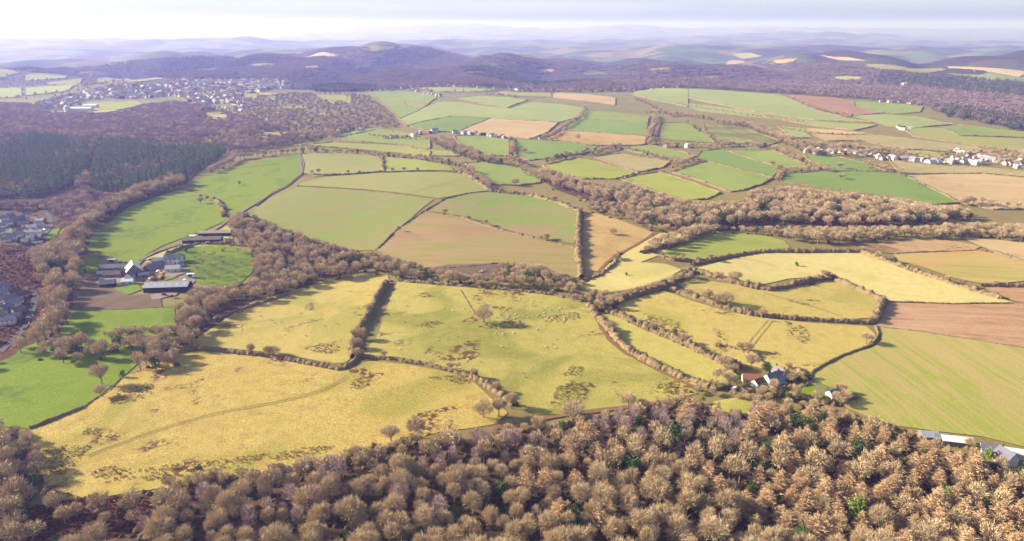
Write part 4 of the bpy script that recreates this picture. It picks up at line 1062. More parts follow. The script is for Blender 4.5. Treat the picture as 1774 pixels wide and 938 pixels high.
BELTS = [  # path of feet, spacing, height, label
 ([(368,300),(410,277),(498,267),(560,264)], 7, 11, 'bare tree in the row above the bright green field'),
 ([(560,265),(620,267),(700,274),(760,282),(795,288),(829,310),(850,330)], 7, 9, 'bare tree in the thick row along the olive fields'),
 ([(830,272),(845,283),(900,292),(935,312),(985,326)], 7, 10, 'bare tree in the row leading down to the valley wood'),
 ([(745,245),(785,262),(810,274),(850,284)], 5, 12, 'bare tree of the small copse among green fields'),
 ([(765,243),(800,262),(835,276),(880,284)], 5, 11, 'bare tree of the small copse among green fields'),
 ([(884,243),(890,262),(886,276),(910,290)], 7, 10, 'bare tree in the row between two green fields'),
 ([(948,284),(990,270),(1030,266),(1075,254)], 7, 9, 'bare tree in the row above the beige crop'),
 ([(1068,256),(1110,264),(1150,276),(1172,284)], 8, 7, 'bare tree beside the green sliver'),
 ([(1015,190),(1002,208),(975,224),(952,240),(940,244)], 8, 10, 'bare tree in the row beside the tan stubble'),
 ([(1133,202),(1136,218),(1124,236),(1124,252)], 7, 11, 'bare tree in the tall row beside the pink soil'),
 ([(1124,252),(1165,253),(1210,256),(1256,256)], 7, 8, 'bare tree along the lane below the green field'),
 ([(1190,214),(1215,230),(1250,252)], 8, 8, 'bare tree in the row beside the combed rough field'),
 ([(1250,256),(1290,254),(1330,258)], 6, 10, 'bare tree in the thicket below the combed rough field'),
 ([(1240,214),(1300,222),(1350,244),(1392,262),(1420,272)], 6, 11, 'bare tree in the thick row beside the village'),
 ([(1250,212),(1320,224),(1370,246),(1410,256),(1470,262),(1540,268)], 6, 11, 'bare tree behind the village houses'),
 ([(1340,258),(1372,276),(1412,292),(1440,300)], 7, 9, 'bare tree in the diagonal row below the village'),
 ([(1498,284),(1530,294),(1565,302)], 7, 7, 'bare tree in the row under the village gardens'),
 ([(1345,222),(1400,232),(1480,236)], 9, 6, 'bare tree in the thin row beside the tan strips'),
 ([(1170,180),(1200,186),(1240,192),(1330,205),(1400,214)], 16, 6, 'bare tree scattered along the plateau hedge'),
 ([(1120,196),(1160,198),(1200,204),(1240,210)], 7, 9, 'bare tree in the row below the plateau'),
 ([(1100,172),(1125,182),(1150,194),(1170,204)], 8, 9, 'bare tree in the diagonal row below the plateau'),
 ([(1372,172),(1400,186),(1440,197),(1480,203)], 9, 8, 'bare tree in the row beside the pink plough'),
 ([(842,166),(870,168),(900,172)], 12, 11, 'bare tree in the row along the pale strip'),
 ([(652,180),(672,196),(684,212),(686,222)], 9, 6, 'bare tree in the gully of the green slope'),
 ([(1400,296),(1430,292)], 8, 8, 'bare tree beside the strip of grass'),
 ([(1660,356),(1690,352),(1735,360),(1800,364)], 9, 9, 'bare tree at the end of the valley wood'),
 ([(1345,313),(1350,300),(1368,296),(1400,297)], 6, 8, 'bare tree in the clump at the hedge corner'),
 ([(1168,290),(1190,284),(1206,276)], 6, 9, 'bare tree in the clump at the hedge end'),
 ([(640,236),(680,240),(740,243)], 10, 7, 'bare tree beside the roadside cottages'),
 ([(1640,264),(1690,266),(1774,268)], 9, 7, 'bare tree behind the furthest village houses'),
 ([(1080,314),(1105,300),(1150,298)], 20, 5, 'bare tree in the hedge of the beige crop'),
]
for path, sp, h, lab in BELTS:
    P = along(path, sp); P[:, 0] += rng.normal(0, 1.2, len(P)); P[:, 1] += rng.normal(0, 2.5, len(P)); P[:, 2] = height(P[:, 0], P[:, 1])
    add_bare(P, h * rng.uniform(0.65, 1.15, len(P)), lab, lab.replace('bare tree', 'bare trees'), 'belts', 1.1)

# single trees that stand out: feet pixel, height, label
LONE = [
 (838, 560, 11.5, 1.1, 'big bare tree alone in the middle of the sheep pasture'),
 (178, 668, 11.5, 1.05, 'pale round bare tree at the hedge between green field and meadow'),
 (176, 688, 6.0, 1.2, 'small bare bush tree below the pale round tree'),
 (720, 758, 10.0, 1.15, 'broad bare tree at the lower edge of the meadow, taller of two'),
 (678, 769, 8.5, 1.05, 'smaller bare tree beside the broad one at the meadow edge'),
 (838, 724, 9.0, 1.15, 'bare tree at the right corner of the yellow meadow, first of a pair'),
 (864, 722, 8.5, 1.1, 'bare tree at the right corner of the yellow meadow, second of a pair'),
 (886, 708, 8.5, 0.9, 'thin bare tree at the end of the curving hedge'),
 (992, 726, 8.5, 1.6, 'wide low bare thicket tree above the muddy path'),
 (934, 752, 8.5, 1.1, 'round bare tree below the muddy path'),
 (1088, 708, 8.5, 1.1, 'pale bare tree at the lower edge of the sheep pasture'),
 (1300, 640, 9.0, 1.05, 'pinkish bare tree behind the red roofed outbuilding'),
 (1255, 640, 8.0, 1.2, 'bare tree at the end of the overgrown hedge by the farmhouse'),
 (1262, 668, 7.0, 1.2, 'bare tree in front of the red roofed outbuilding'),
 (1456, 682, 5.0, 1.2, 'small bare tree above the garage with the blue roof'),
 (1062, 408, 6.5, 1.3, 'dark round bare tree on the golden slope'),
 (947, 416, 6.5, 1.2, 'pale round tree on the hedge of the patchy crop'),
 (960, 352, 8.0, 1.1, 'bare tree on the upper hedge of the patchy crop'),
 (893, 322, 9.0, 1.3, 'bare tree at the corner above the patchy crop'),
 (692, 402, 5.5, 0.7, 'thin bare tree on the hedge beside the striped arable field'),
 (552, 302, 7.0, 1.2, 'round bare tree on the short hedge of the olive field'),
 (415, 322, 6.0, 0.8, 'slender tree alone in the bright green field'),
 (348, 354, 7.0, 1.3, 'bare tree on the bank of the green pasture'),
 (907, 266, 9.0, 1.3, 'round tree alone in the far green field'),
 (1456, 311, 7.0, 1.6, 'low round bare tree in the deep green field'),
 (1455, 293, 8.0, 1.5, 'round bare tree on the hedge below the village'),
 (1507, 296, 6.5, 1.5, 'second round bare tree on the hedge below the village'),
 (1338, 288, 7.0, 1.2, 'pale tree on the track between green fields'),
 (1592, 322, 4.5, 1.4, 'lonely dark bush at the edge of the tan field'),
 (1560, 306, 8.0, 1.0, 'thin bare tree where the tan field begins'),
 (1674, 356, 10.0, 1.3, 'big bare tree at the end of the valley wood'),
 (1430, 484, 7.0, 1.2, 'pale bare tree on the hedge of the small enclosed field'),
 (1225, 524, 9.5, 1.1, 'big bare tree in the tall hedge of the small enclosed field'),
 (1258, 530, 9.5, 1.2, 'second big bare tree in the tall hedge of the small enclosed field'),
 (1272, 490, 8.5, 1.2, 'bare tree in the upper hedge of the small enclosed field'),
 (1500, 596, 6.5, 1.2, 'pale bare tree at the corner of the striped crop'),
 (475, 616, 5.5, 1.5, 'low bare bush tree on the hedge of the yellow meadow'),
 (628, 590, 8.0, 1.1, 'bare tree in the tall hedge beside the sheep pasture'),
 (618, 606, 7.0, 1.1, 'lower bare tree in the tall hedge beside the sheep pasture'),
 (972, 240, 9.0, 1.2, 'bare tree standing in the golden field'),
 (1000, 242, 9.0, 1.2, 'second bare tree standing in the golden field'),
]
lone_pts = []
for x, y, h, w, lab in LONE:
    p = at(x, y); lone_pts.append(p)
    o = BARE.place(p, h * 1.2, lab, None, w)
for x, y, h, lab in ((1380, 462, 4.6, 'small round evergreen alone in the pale yellow field'), (824, 655, 4.0, 'dark evergreen bush on the curving hedge of the sheep pasture'), (213, 655, 5.0, 'dark green round bush beside the ditch'),
                     (1326, 645, 7.0, 'dark evergreen behind the white farmhouse'), (1168, 583, 6.0, 'dark green tree in the hedge of the yellow strip'), (1085, 478, 3.2, 'lone dark bush in the small pale field'),
                     (1550, 456, 6.0, 'olive green round tree on the hedge of the russet field'), (318, 452, 6.5, 'dark yew beside the white farm cottage'), (322, 438, 5.5, 'dark shrub behind the farm cottage'),
                     (965, 278, 11, 'dark conifer in the row by the far green field'), (973, 276, 10, 'second dark conifer in the row by the far green field'), (980, 277, 8, 'third smaller dark conifer in the row by the far green field'),
                     (386, 437, 3.0, 'dark bush in the orchard'), (148, 474, 4.0, 'dark bush at the end of the farm lane'), (33, 425, 6, 'dark conifer below the upper housing estate'), (45, 905, 5, 'grey green evergreen bush in the bracken clearing')):
    HOLLY.place(at(x, y), h, lab)
for x, y in ((357,442),(372,446),(392,438),(412,440),(350,458),(368,464),(385,470),(402,462),(418,458),(360,478),(380,486),(398,484),(412,478),(346,470),(356,490),(374,456),(426,446),(340,452),(388,458),(408,490)):
    SMALLT.place(at(x + rng.uniform(-3, 3), y + rng.uniform(-2, 2)), rng.uniform(4.0, 6.5), 'small bare fruit tree standing in the bright green orchard', 'fruit trees of the orchard')

SHR = [(1185,676),(1250,664),(1300,676),(1340,684),(1400,694),(1450,694),(1482,702),(1490,724),(1400,716),(1310,716),(1236,712),(1190,706)]
P, H = wood(SHR, 7.5, 5.5, fit=False, avoid=True, keep=0.75)
add_bare(P, H, 'small bare tree in the scrub between the farmhouse and the foreground wood', 'scrub trees below the farmhouse', 'shr', 1.2)
for a_ in ([(1240,660),(1262,646),(1282,650)], [(1366,664),(1380,660),(1396,656)], [(1446,678),(1462,688),(1470,700)], [(590,800),(640,788),(690,776),(740,770)], [(470,826),(520,818),(570,806)], [(290,850),(350,838),(420,832)]):
    P = along(a_, 6.0); add_bare(P, rng.uniform(4.5, 7.5, len(P)), 'small bare tree at the ragged margin of the fields', 'small trees at the field margins', 'shr', 1.1)
P, H = wood([(1000,344),(1060,360),(1090,378),(1130,396),(1210,404),(1180,414),(1120,408),(1060,390),(1010,360)], 8.5, 8, fit=False, avoid=True)
add_bare(P, H, 'bare tree along the near foot of the valley wood', 'trees at the near foot of the valley wood', 'valley')
cand.sort(key=lambda c: c[0])
NB = 254
for d, p, h, w, lab, grp, area in cand[:NB]:
    BARE.place(p, h, lab, grp, w)
rest = cand[NB:]
if rest:
    A = [c for c in rest]
    stuff('woodland', np.array([c[1] for c in A]), np.array([c[2] * c[3] / 13.0 for c in A]), MID_BARE + MID_BARE + [MID_EVER], 'bare trees of the copse, belts and valley woods', sz=np.array([c[2] / 13.0 for c in A]))
# shrub floor under the mid woods so that no bare soil shows between trunks
Pm = np.array([c[1] for c in cand if c[6] != 'fore'])
Pm = Pm[::2] + np.column_stack([rng.normal(0, 2.5, len(Pm[::2])), rng.normal(0, 2.0, len(Pm[::2])), np.zeros(len(Pm[::2]))])
Pm[:, 2] = height(Pm[:, 0], Pm[:, 1])
stuff('undergrowth', Pm, rng.uniform(0.9, 1.8, len(Pm)), SCRUB, 'brown bramble and saplings under the hedgerow trees and belts')

# conifer plantation on the left
CON1 = [(-160,262),(-60,245),(0,232),(55,226),(120,232),(158,238),(158,282),(140,318),(100,334),(60,345),(0,345),(-160,350)]
CON2 = [(166,256),(178,238),(215,236),(262,244),(330,246),(384,248),(398,262),(372,286),(338,300),(300,318),(262,330),(215,334),(178,334),(150,326)]
P1, H1 = wood(CON1, 8.0, 19, avoid=False); P2, H2 = wood(CON2, 8.0, 17, avoid=False)
Pc, Hc = np.concatenate([P1, P2]), np.concatenate([H1, H2])
gap = np.sin(Pc[:, 0] / 31 + 0.6 * np.sin(Pc[:, 1] / 70)) * np.sin(Pc[:, 1] / 83 + Pc[:, 0] / 120) + 0.35 * rng.standard_normal(len(Pc))
Pg, Hg = Pc[gap > 0.78], Hc[gap > 0.78] * 0.55           # bare trees grown into the gaps
Pc, Hc = Pc[gap <= 0.78], Hc[gap <= 0.78]
o_ = np.argsort(np.linalg.norm(Pc - np.array([0, 0, CAM_H]), axis=1)); Pc, Hc = Pc[o_], Hc[o_]
for p, h in zip(Pc[:290], Hc[:290]):
    pr = SPRUCE[int(rng.integers(len(SPRUCE)))]
    o = pr.copy(); COL.objects.link(o); o.location = p; o.rotation_euler = (0, 0, rng.uniform(0, 6.28)); s = h / 18.0; o.scale = (s * rng.uniform(0.9, 1.15), s * rng.uniform(0.9, 1.15), s)
    tag(o, 'dark spruce on the near side of the plantation above the housing estate', 'spruce tree', 'spruces along the near side of the plantation')
stuff('conifer_plantation', Pc[290:], Hc[290:] / 18.0, SPRUCE, 'dark green spruces of the plantation on the slope')

# far woods ------------------------------------------------------------------------------------
TOWN = [(48,198),(70,176),(130,166),(180,152),(240,146),(290,141),(360,138),(430,138),(492,140),(515,150),(450,160),(420,170),(455,184),(430,196),(395,178),(345,186),(322,172),(300,166),(255,172),(200,172),(150,174),(115,192),(85,203)]
FW1 = [(-150,119),(140,119),(273,103),(375,100),(500,95),(600,83),(740,83),(800,97),(980,104),(1080,108),(1200,114),(1320,108),(1400,106),(1510,120),(1600,131),(1774,141),(1960,146),(1960,240),(1774,228),(1700,212),(1650,203),(1600,184),(1530,177),(1440,169),(1360,163),(1200,154),(1130,153),(1100,159),(960,160),(870,153),(720,152),(640,158),(560,160),(500,150),(480,140),(300,138),(200,134),(60,126),(-150,126)]
FW2 = [(-150,174),(50,178),(90,196),(120,194),(200,196),(252,180),(300,174),(345,180),(420,200),(500,222),(545,232),(530,244),(500,252),(440,262),(400,268),(385,256),(330,252),(250,248),(200,246),(158,246),(100,240),(0,242),(-150,256)]
FW3 = [(-150,348),(0,348),(60,350),(110,338),(150,322),(178,334),(215,336),(262,332),(300,318),(330,312),(300,324),(250,348),(200,368),(150,392),(120,402),(94,402),(84,374),(0,366),(-150,368)]
FW4 = [(420,170),(500,160),(600,160),(640,165),(665,188),(690,214),(650,224),(600,232),(545,236),(500,228),(455,218),(400,204),(440,192),(455,184)]
FW5 = [(-150,236),(0,230),(60,222),(150,230),(170,240),(150,300),(166,330),(150,330),(120,336),(150,290),(158,238),(100,226)]
W6 = [(1590,186),(1660,190),(1774,198),(1960,210),(1960,246),(1774,230),(1700,218),(1650,206),(1600,196)]
far_pts, far_s = [], []
for poly, sp, keep, rs in ((FW1, 34, 1.0, 1.0),):
    P, H = wood(poly, sp, 9.0, keep=keep, mins=0.3)
    t = inside(project(P), TOWN)
    P = P[~t]; far_pts.append(P); far_s.append(np.full(len(P), rs))
P, H = wood(FW1, 34, 9.0, mins=0.3)
# darker stands of conifers inside the far woods
con = np.sin(P[:, 0] / 260 + 1.3) * np.sin(P[:, 1] / 420 + P[:, 0] / 900) > 0.42
FP = np.concatenate(far_pts); FS = np.concatenate(far_s)
stuff('woodland', FP, FS, FARWOOD, 'purple brown far woods rolling to the hills', sz=FS)
stuff('woodland', P[con], np.ones(con.sum()), FARCON, 'blue green conifer stands in the far woods')
pts5, h5 = [Pg], [Hg]
for poly, sp, h in ((FW3, 8.5, 11), (FW5, 8.5, 12), (FW2, 10.5, 12), (FW4, 19, 10)):
    P, H = wood(poly, sp, h); pts5.append(P); h5.append(H)
stuff('woodland', np.concatenate(pts5), np.concatenate(h5) / 13.0, MID_MAUVE + [MID_BARE[0]], 'bare trees round the spruce plantation')
P, H = wood([(50,240),(80,224),(160,222),(200,210),(175,240),(160,262),(80,236)], 9, 14, avoid=False)
stuff('larch_stand', P, H / 16.0, MID_LARCH, 'russet larches at the top of the spruce plantation')
# scattered trees of gardens and paddocks in the middle distance
SC = [([(330,186),(440,190),(560,200),(690,220),(640,226),(560,234),(440,240),(340,210)], 22, 9), (TOWN, 19, 8), ([(1400,262),(1560,264),(1774,272),(1900,280),(1900,296),(1774,290),(1560,280),(1420,270)], 16, 8),
      ([(640,150),(760,160),(1000,162),(1090,160),(1090,152),(800,150),(640,146)], 26, 10), ([(520,236),(650,224),(640,232),(520,248)], 12, 7), ([(-120,128),(120,130),(220,140),(220,166),(60,172),(-120,182)], 34, 8), ([(1420,240),(1700,268),(1774,270),(1774,262),(1500,244)], 26, 5)]
P = np.concatenate([wood(p, s, h, fit=False)[0] for p, s, h in SC])
stuff('woodland', P, rng.uniform(0.5, 0.95, len(P)), MID_BARE + MID_HOLLY, 'garden and hedgerow trees of the town and villages')
# rush and mole-hill tussocks in the pastures
RUSH = [[(185,712),(200,680),(235,662),(268,668),(262,690),(225,700)], [(140,755),(150,742),(178,740),(172,755)], [(150,820),(180,808),(240,815),(330,800),(300,830),(180,840)], [(330,805),(430,790),(470,785),(440,805),(340,822)],
        [(950,705),(965,672),(990,660),(1022,672),(1010,695)], [(970,655),(985,636),(1012,636),(1008,652)], [(822,570),(850,556),(905,560),(918,568),(870,572)], [(940,560),(960,546),(1000,540),(1008,552),(970,562)],
        [(600,675),(620,655),(645,652),(640,675)], [(450,790),(520,778),(580,774),(560,788),(480,800)], [(1130,680),(1150,655),(1175,665),(1180,684)], [(740,655),(800,650),(830,662),(800,668)],
        [(62,790),(120,770),(160,775),(140,800),(90,830)], [(720,565),(745,556),(770,560),(745,570)], [(520,605),(570,596),(600,606),(570,616)]]
tp = []
for poly in RUSH:
    P = scatter_poly(poly, 1.5)
    if not len(P): continue
    cen = P[rng.integers(0, len(P), 9)]; rad = rng.uniform(1.5, 6.5, 9)
    near_ = np.zeros(len(P))
    for c_, r_ in zip(cen, rad): near_ = np.maximum(near_, np.exp(-(((P[:, 0] - c_[0]) / (1.7 * r_)) ** 2 + ((P[:, 1] - c_[1]) / r_) ** 2)))
    tp.append(with_z(P[rng.random(len(P)) < near_ * 0.95]))
P = np.concatenate(tp); P[:, 2] += 0.3
stuff('rushes', P, rng.uniform(0.6, 1.2, len(P)), TUSSOCK, 'dark brown rush tussocks in patches of the pastures')
P = with_z(np.concatenate([scatter_poly([(-200,900),(20,890),(90,872),(150,862),(240,858),(280,870),(250,915),(190,935),(120,1010),(-200,1010)], 2.3), scatter_poly([(-120,430),(60,425),(120,400),(138,420),(100,500),(70,575),(-120,660)], 3.0)]))
P[:, 2] += 0.2
stuff('bracken', P, rng.uniform(0.6, 1.5, len(P)), BRACKEN, 'rust brown dead bracken on the slope and clearing')
print('fore bare', sum(c[6] == 'fore' for c in cand), 'bare candidates', len(cand), 'spruce', len(Pc), 'far', len(FP))
# ------------------------------------------------------------------ hedges: every hedgerow one thing
BUSH_HI = [bush(s, 1.0, 1.0, 150, True, 0.09, 0.5) for s in (201, 202, 203, 204)]
BUSH_LO = [bush(s, 1.0, 1.0, 34, True, 0.22, 0.55) for s in (211, 212, 213, 214)]
HEDGE_PTS = []
def hedge_mesh(paths_px, h, w, ragged):
    """one continuous ragged bank of twigs, with a fuller bush here and there"""
    parts = []
    for path in paths_px:
        d0 = float(np.median(unproject(path)[:, 1]))
        sp = max(0.9, d0 * 0.0022)
        P = along(path, sp, 0.15)
        HEDGE_PTS.append(P)
        n = len(P)
        if n < 3: continue
        lod = 1.0 if d0 < 700 else 0.4
        t = np.gradient(P[:, :2], axis=0); t /= np.maximum(np.hypot(t[:, 0], t[:, 1]), 1e-6)[:, None]
        nr = np.stack([-t[:, 1], t[:, 0]], 1)
        s = np.arange(n) * sp
        wave = 0.5 * np.sin(s * 0.11 + rng.uniform(0, 6)) + 0.4 * np.sin(s * 0.29 + rng.uniform(0, 6)) + 0.3 * np.sin(s * 0.67 + rng.uniform(0, 6))
        hh = np.maximum(h * 0.35, h * (1 + ragged * (wave + 0.5 * rng.standard_normal(n))))
        ww = np.maximum(w * 0.5, w * (1 + 0.7 * ragged * (np.roll(wave, 5) + 0.4 * rng.standard_normal(n))))
        off = rng.normal(0, 0.08 * w, n)
        prof = [(-.44, -.1), (-.42, .42), (-.2, .74), (.14, .8), (.38, .46), (.44, -.1)]
        V = []
        for a, b in prof:
            x = (a + 0.06 * rng.standard_normal(n)) * ww + off
            V.append(np.stack([P[:, 0] + nr[:, 0] * x, P[:, 1] + nr[:, 1] * x, P[:, 2] + hh * b * rng.uniform(0.88, 1.1, n)], 1))
        k = len(prof)
        V = np.stack(V, 1).reshape(-1, 3)
        ii = (np.arange(n - 1)[:, None] * k + np.arange(k - 1)[None, :]).ravel()
        parts.append((V, np.concatenate([np.stack([ii, ii + k, ii + k + 1], 1), np.stack([ii, ii + k + 1, ii + 1], 1)])))
        m = int(n * (22 if lod == 1.0 else 9) * max(1.0, h / 2.5))
        q = rng.integers(0, n, m)
        ang = rng.uniform(0.0, math.pi, m)
        cx, cz = np.cos(ang), np.sin(ang)
        x = cx * ww[q] * 0.42 * rng.uniform(0.75, 1.05, m) + off[q]
        al = rng.uniform(-0.7, 0.7, m) * sp
        S = np.stack([P[q, 0] + nr[q, 0] * x + t[q, 0] * al, P[q, 1] + nr[q, 1] * x + t[q, 1] * al, P[q, 2] + hh[q] * (0.08 + 0.72 * cz * rng.uniform(0.8, 1.05, m))], 1)
        D = unit(np.stack([nr[q, 0] * cx, nr[q, 1] * cx, cz + 0.35], 1) + 0.55 * rng.standard_normal((m, 3)))
        sc = max(0.35, 0.22 * h) * (1.0 if lod == 1.0 else 1.2)
        parts.append(tri_twigs(S, D, sc * rng.uniform(0.6, 1.4, m), (0.16 if lod == 1.0 else 0.4) * rng.uniform(0.7, 1.3, m), rng))
        if ragged > 0.15:
            L_ = sp * n; nb = int(L_ / 9.0 * min(1.0, ragged * 3))
            lib = BUSH_HI if lod == 1.0 else BUSH_LO
            for _ in range(nb):
                i = int(rng.integers(n)); v, f = lib[int(rng.integers(4))]
                a = rng.uniform(0, 6.28); ca, sa = math.cos(a), math.sin(a)
                r = w * rng.uniform(0.45, 0.85); z = h * rng.uniform(0.8, 1.0 + 1.3 * ragged)
                parts.append((np.stack([P[i, 0] + (v[:, 0] * ca - v[:, 1] * sa) * r, P[i, 1] + (v[:, 0] * sa + v[:, 1] * ca) * r, P[i, 2] + v[:, 2] * z], 1), f))
    return join(parts)
def hedge(paths, h, w, label, ragged=0.18, mat=None, group=None):
    if isinstance(paths[0][0], (int, float)): paths = [paths]
    V, F = hedge_mesh(paths, h, w, ragged)
    o0 = V.mean(0); o0[2] = V[:, 2].min()
    o = mesh_obj('hedge', V - o0, F, mat or M_HEDGE, loc=tuple(o0))
    return tag(o, label, 'hedge', group)
HEDGES = [
 ([(52,744),(90,729),(145,707)], 2.6, 2.8, 'dense brown hedge below the lower green field, ending at the meadow corner', .15),
 ([(145,707),(165,692),(190,678),(208,657)], 0.9, 1.6, 'low scrubby line along the ditch between green field and meadow', .3),
 ([(345,606),(400,611),(470,619),(540,632),(590,641),(606,634),(620,620)], 2.6, 3.2, 'brown hedge along the top of the big yellow meadow', .25),
 ([(612,622),(610,600),(622,575),(640,546),(656,515),(670,490)], 4.6, 4.4, 'tall thick hedge dividing the yellow field from the sheep pasture', .25),
 ([(628,619),(680,623),(740,633),(790,645),(820,655)], 2.2, 2.6, 'thin hedge curving along the bottom of the sheep pasture', .25),
 ([(820,655),(845,670),(870,686),(890,704)], 3.6, 4.0, 'bushy end of the curving hedge beside the sheep pasture', .3),
 ([(1020,530),(1032,548),(1060,578),(1085,607),(1115,625),(1150,641),(1200,662),(1240,675)], 4.0, 4.6, 'overgrown hedge between sheep pasture and narrow strip', .4),
 ([(1040,535),(1075,549),(1120,571),(1170,590),(1215,612),(1252,630),(1285,640)], 4.4, 4.8, 'overgrown hedge between narrow strip and yellow field', .4),
 ([(1145,498),(1175,507),(1215,521),(1265,536),(1300,546),(1322,549)], 4.0, 4.0, 'tall ragged hedge on the near side of the small enclosed field', .4),
 ([(1322,549),(1380,554),(1440,558),(1500,561),(1516,560)], 4.2, 4.2, 'dense even hedge below the small enclosed field', .18),
 ([(1518,566),(1522,580),(1512,598),(1460,617),(1420,637),(1405,648),(1402,660)], 2.2, 3.0, 'smooth curving hedge round the corner of the striped crop', .12),
 ([(1512,560),(1522,542),(1530,522)], 5.5, 5.0, 'tall hedge corner beside the ploughed field', .3),
 ([(1443,484),(1482,501),(1512,515),(1532,524)], 4.0, 4.4, 'thick hedge descending to the ploughed field corner', .25),
 ([(1200,470),(1225,477),(1250,486),(1300,498),(1335,504),(1365,499),(1400,489),(1443,484)], 4.4, 4.6, 'tall bushy hedge above the small enclosed field', .35),
 ([(1535,524),(1600,526),(1650,528),(1756,527)], 1.6, 1.8, 'thin dark hedge between pale field and plough', .2),
 ([(1522,567),(1600,576),(1680,589),(1774,604),(1900,624)], 0.9, 1.2, 'very low line between plough and striped crop', .3),
 ([(1318,438),(1365,438),(1430,438),(1492,438)], 4.6, 4.6, 'dense dark hedge along the top of the pale field', .2),
 ([(1492,438),(1530,452),(1570,467),(1620,483),(1680,503),(1735,519)], 3.6, 4.2, 'bushy hedge running down between pale field and russet field', .35),
 ([(1198,460),(1250,449),(1310,438)], 3.6, 4.0, 'hedge between green wedge and pale field', .3),
 ([(1545,441),(1600,438),(1686,435),(1722,438)], 1.6, 2.0, 'thin hedge above the russet field', .3),
 ([(1700,497),(1740,497),(1800,499)], 3.6, 3.4, 'dark hedge above the narrow brown field', .2),
 ([(1722,438),(1774,454),(1860,468)], 2.4, 2.6, 'hedge between orange field and russet field', .3),
 ([(1004,371),(1002,400),(1002,440),(1007,486)], 6.0, 5.4, 'tall straight hedge beside the golden slope', .3),
 ([(738,368),(800,378),(860,398),(910,410),(960,422),(998,432)], 2.0, 2.6, 'low bushy hedge between the two crop fields', .3),
 ([(654,432),(685,401),(715,380),(745,361),(770,346),(812,336),(852,332)], 1.8, 2.2, 'thin hedge winding up beside the striped arable field', .35),
 ([(515,323),(560,326),(600,329),(680,336),(735,344)], 1.3, 1.6, 'thin dotted hedge across the arable hill', .5),
 ([(795,300),(812,305),(832,320),(852,333)], 4.5, 5.5, 'bushy hedge at the right end of the olive stubble', .3),
 ([(852,333),(915,339),(970,354),(1008,370)], 3.6, 4.6, 'bushy hedge along the upper edge of the patchy crop', .35),
 ([(528,303),(560,305),(600,303),(662,298)], 2.4, 2.8, 'hedge with small trees below the smooth olive field', .35),
 ([(664,299),(720,298),(760,297),(795,299)], 2.6, 3.0, 'hedge along the top of the olive stubble', .2),
 ([(520,268),(527,285),(523,303),(500,321),(472,335),(444,358)], 2.2, 3.4, 'dark hedge following the farm drive uphill', .15),
 ([(662,270),(665,298)], 3.0, 4.0, 'short hedge between the two upper olive fields', .3),
 ([(348,343),(378,350),(387,362),(388,376)], 3.6, 4.6, 'bushy bank hedge between two bright green fields', .35),
 ([(140,432),(165,442),(190,450),(218,457)], 2.8, 3.2, 'dark hedge behind the little paddock', .15),
 ([(240,455),(268,440),(300,430),(345,413)], 1.2, 1.5, 'low hedge beside the farm drive', .4),
 ([(290,441),(312,432),(340,424),(400,424)], 3.0, 3.4, 'hedge along the top of the orchard', .4),
 ([(300,584),(340,570),(400,544),(450,527),(500,512)], 2.0, 2.6, 'scrub edge below the orchard copse', .4),
 ([(690,488),(760,494),(830,499),(900,505),(960,512),(1010,524)], 2.2, 2.8, 'bramble edge along the top of the sheep pasture', .4),
 ([(1010,488),(1040,478),(1065,458),(1070,440)], 2.4, 3.2, 'scrub bank beside the curving track', .5),
 ([(1040,540),(1080,520),(1130,506),(1165,494),(1195,472)], 4.2, 5.0, 'overgrown hedge climbing from the hedge junction', .35),
 ([(1140,444),(1165,452),(1210,454),(1255,448),(1318,438)], 2.8, 3.6, 'hedge on the near side of the green wedge', .3),
 ([(1110,440),(1150,430),(1190,420),(1225,405)], 4.2, 5.0, 'overgrown hedge on the far side of the green wedge', .3),
 ([(690,772),(650,786),(590,804),(520,822),(430,832),(340,842)], 2.6, 4.0, 'scrubby margin between meadow and foreground wood', .4),
 ([(910,748),(970,740),(1040,726),(1120,710),(1200,694)], 2.2, 3.4, 'scrubby margin along the muddy path', .45),
 ([(1410,708),(1470,722),(1540,742),(1620,762),(1700,784)], 2.4, 3.2, 'scrubby hedge between striped crop and larch wood', .4),
 ([(1240,600),(1262,602),(1300,612),(1330,640)], 2.2, 2.6, 'garden hedge behind the red roofed outbuilding', .4),
 ([(1365,640),(1385,645),(1402,655)], 2.4, 3.0, 'hedge joining the farmhouse garden to the curving hedge', .3),
 ([(1300,690),(1350,686),(1390,690),(1440,700),(1480,690)], 2.6, 3.6, 'scrub below the farmhouse paddock', .4),
 ([(1250,668),(1290,678),(1330,680),(1370,672),(1400,668)], 2.0, 2.6, 'shrubs along the farmhouse front garden', .4),
 ([(124,540),(216,537),(300,533)], 0.8, 1.2, 'low line between bare earth and green field', .3),
 ([(735,466),(780,465),(830,461),(872,456)], 1.2, 1.6, 'low dark hedge below the thin crop', .4),
 ([(798,504),(806,516),(814,530),(822,543)], 0.8, 1.2, 'dark scrubby ditch line above the lone big tree', .5),
 ([(1140,606),(1142,606)], 0, 0, '', 0),
]
for path, h, w, lab, rg in HEDGES:
    if h: hedge(path, h * (0.82 if rg < 0.2 else 1.05), w * (0.85 if rg < 0.2 else 1.15), lab, rg, M_HEDGE2 if rg <= 0.2 else M_HEDGE)
# single trees grown out of the near hedges
for path, h, w, lab, rg in HEDGES:
    if h < 2 or rg < 0.2: continue
    P = along(path, 26.0, 0.9)
    for p in P[rng.random(len(P)) < 0.75]:
        o = BARE.place(p, rng.uniform(4.5, 8.0), 'small bare tree grown out of a hedge between the near fields', 'hedgerow trees of the near fields', rng.uniform(0.9, 1.25))
        o.name = 'hedgerow_tree'; o['category'] = 'hedgerow tree'
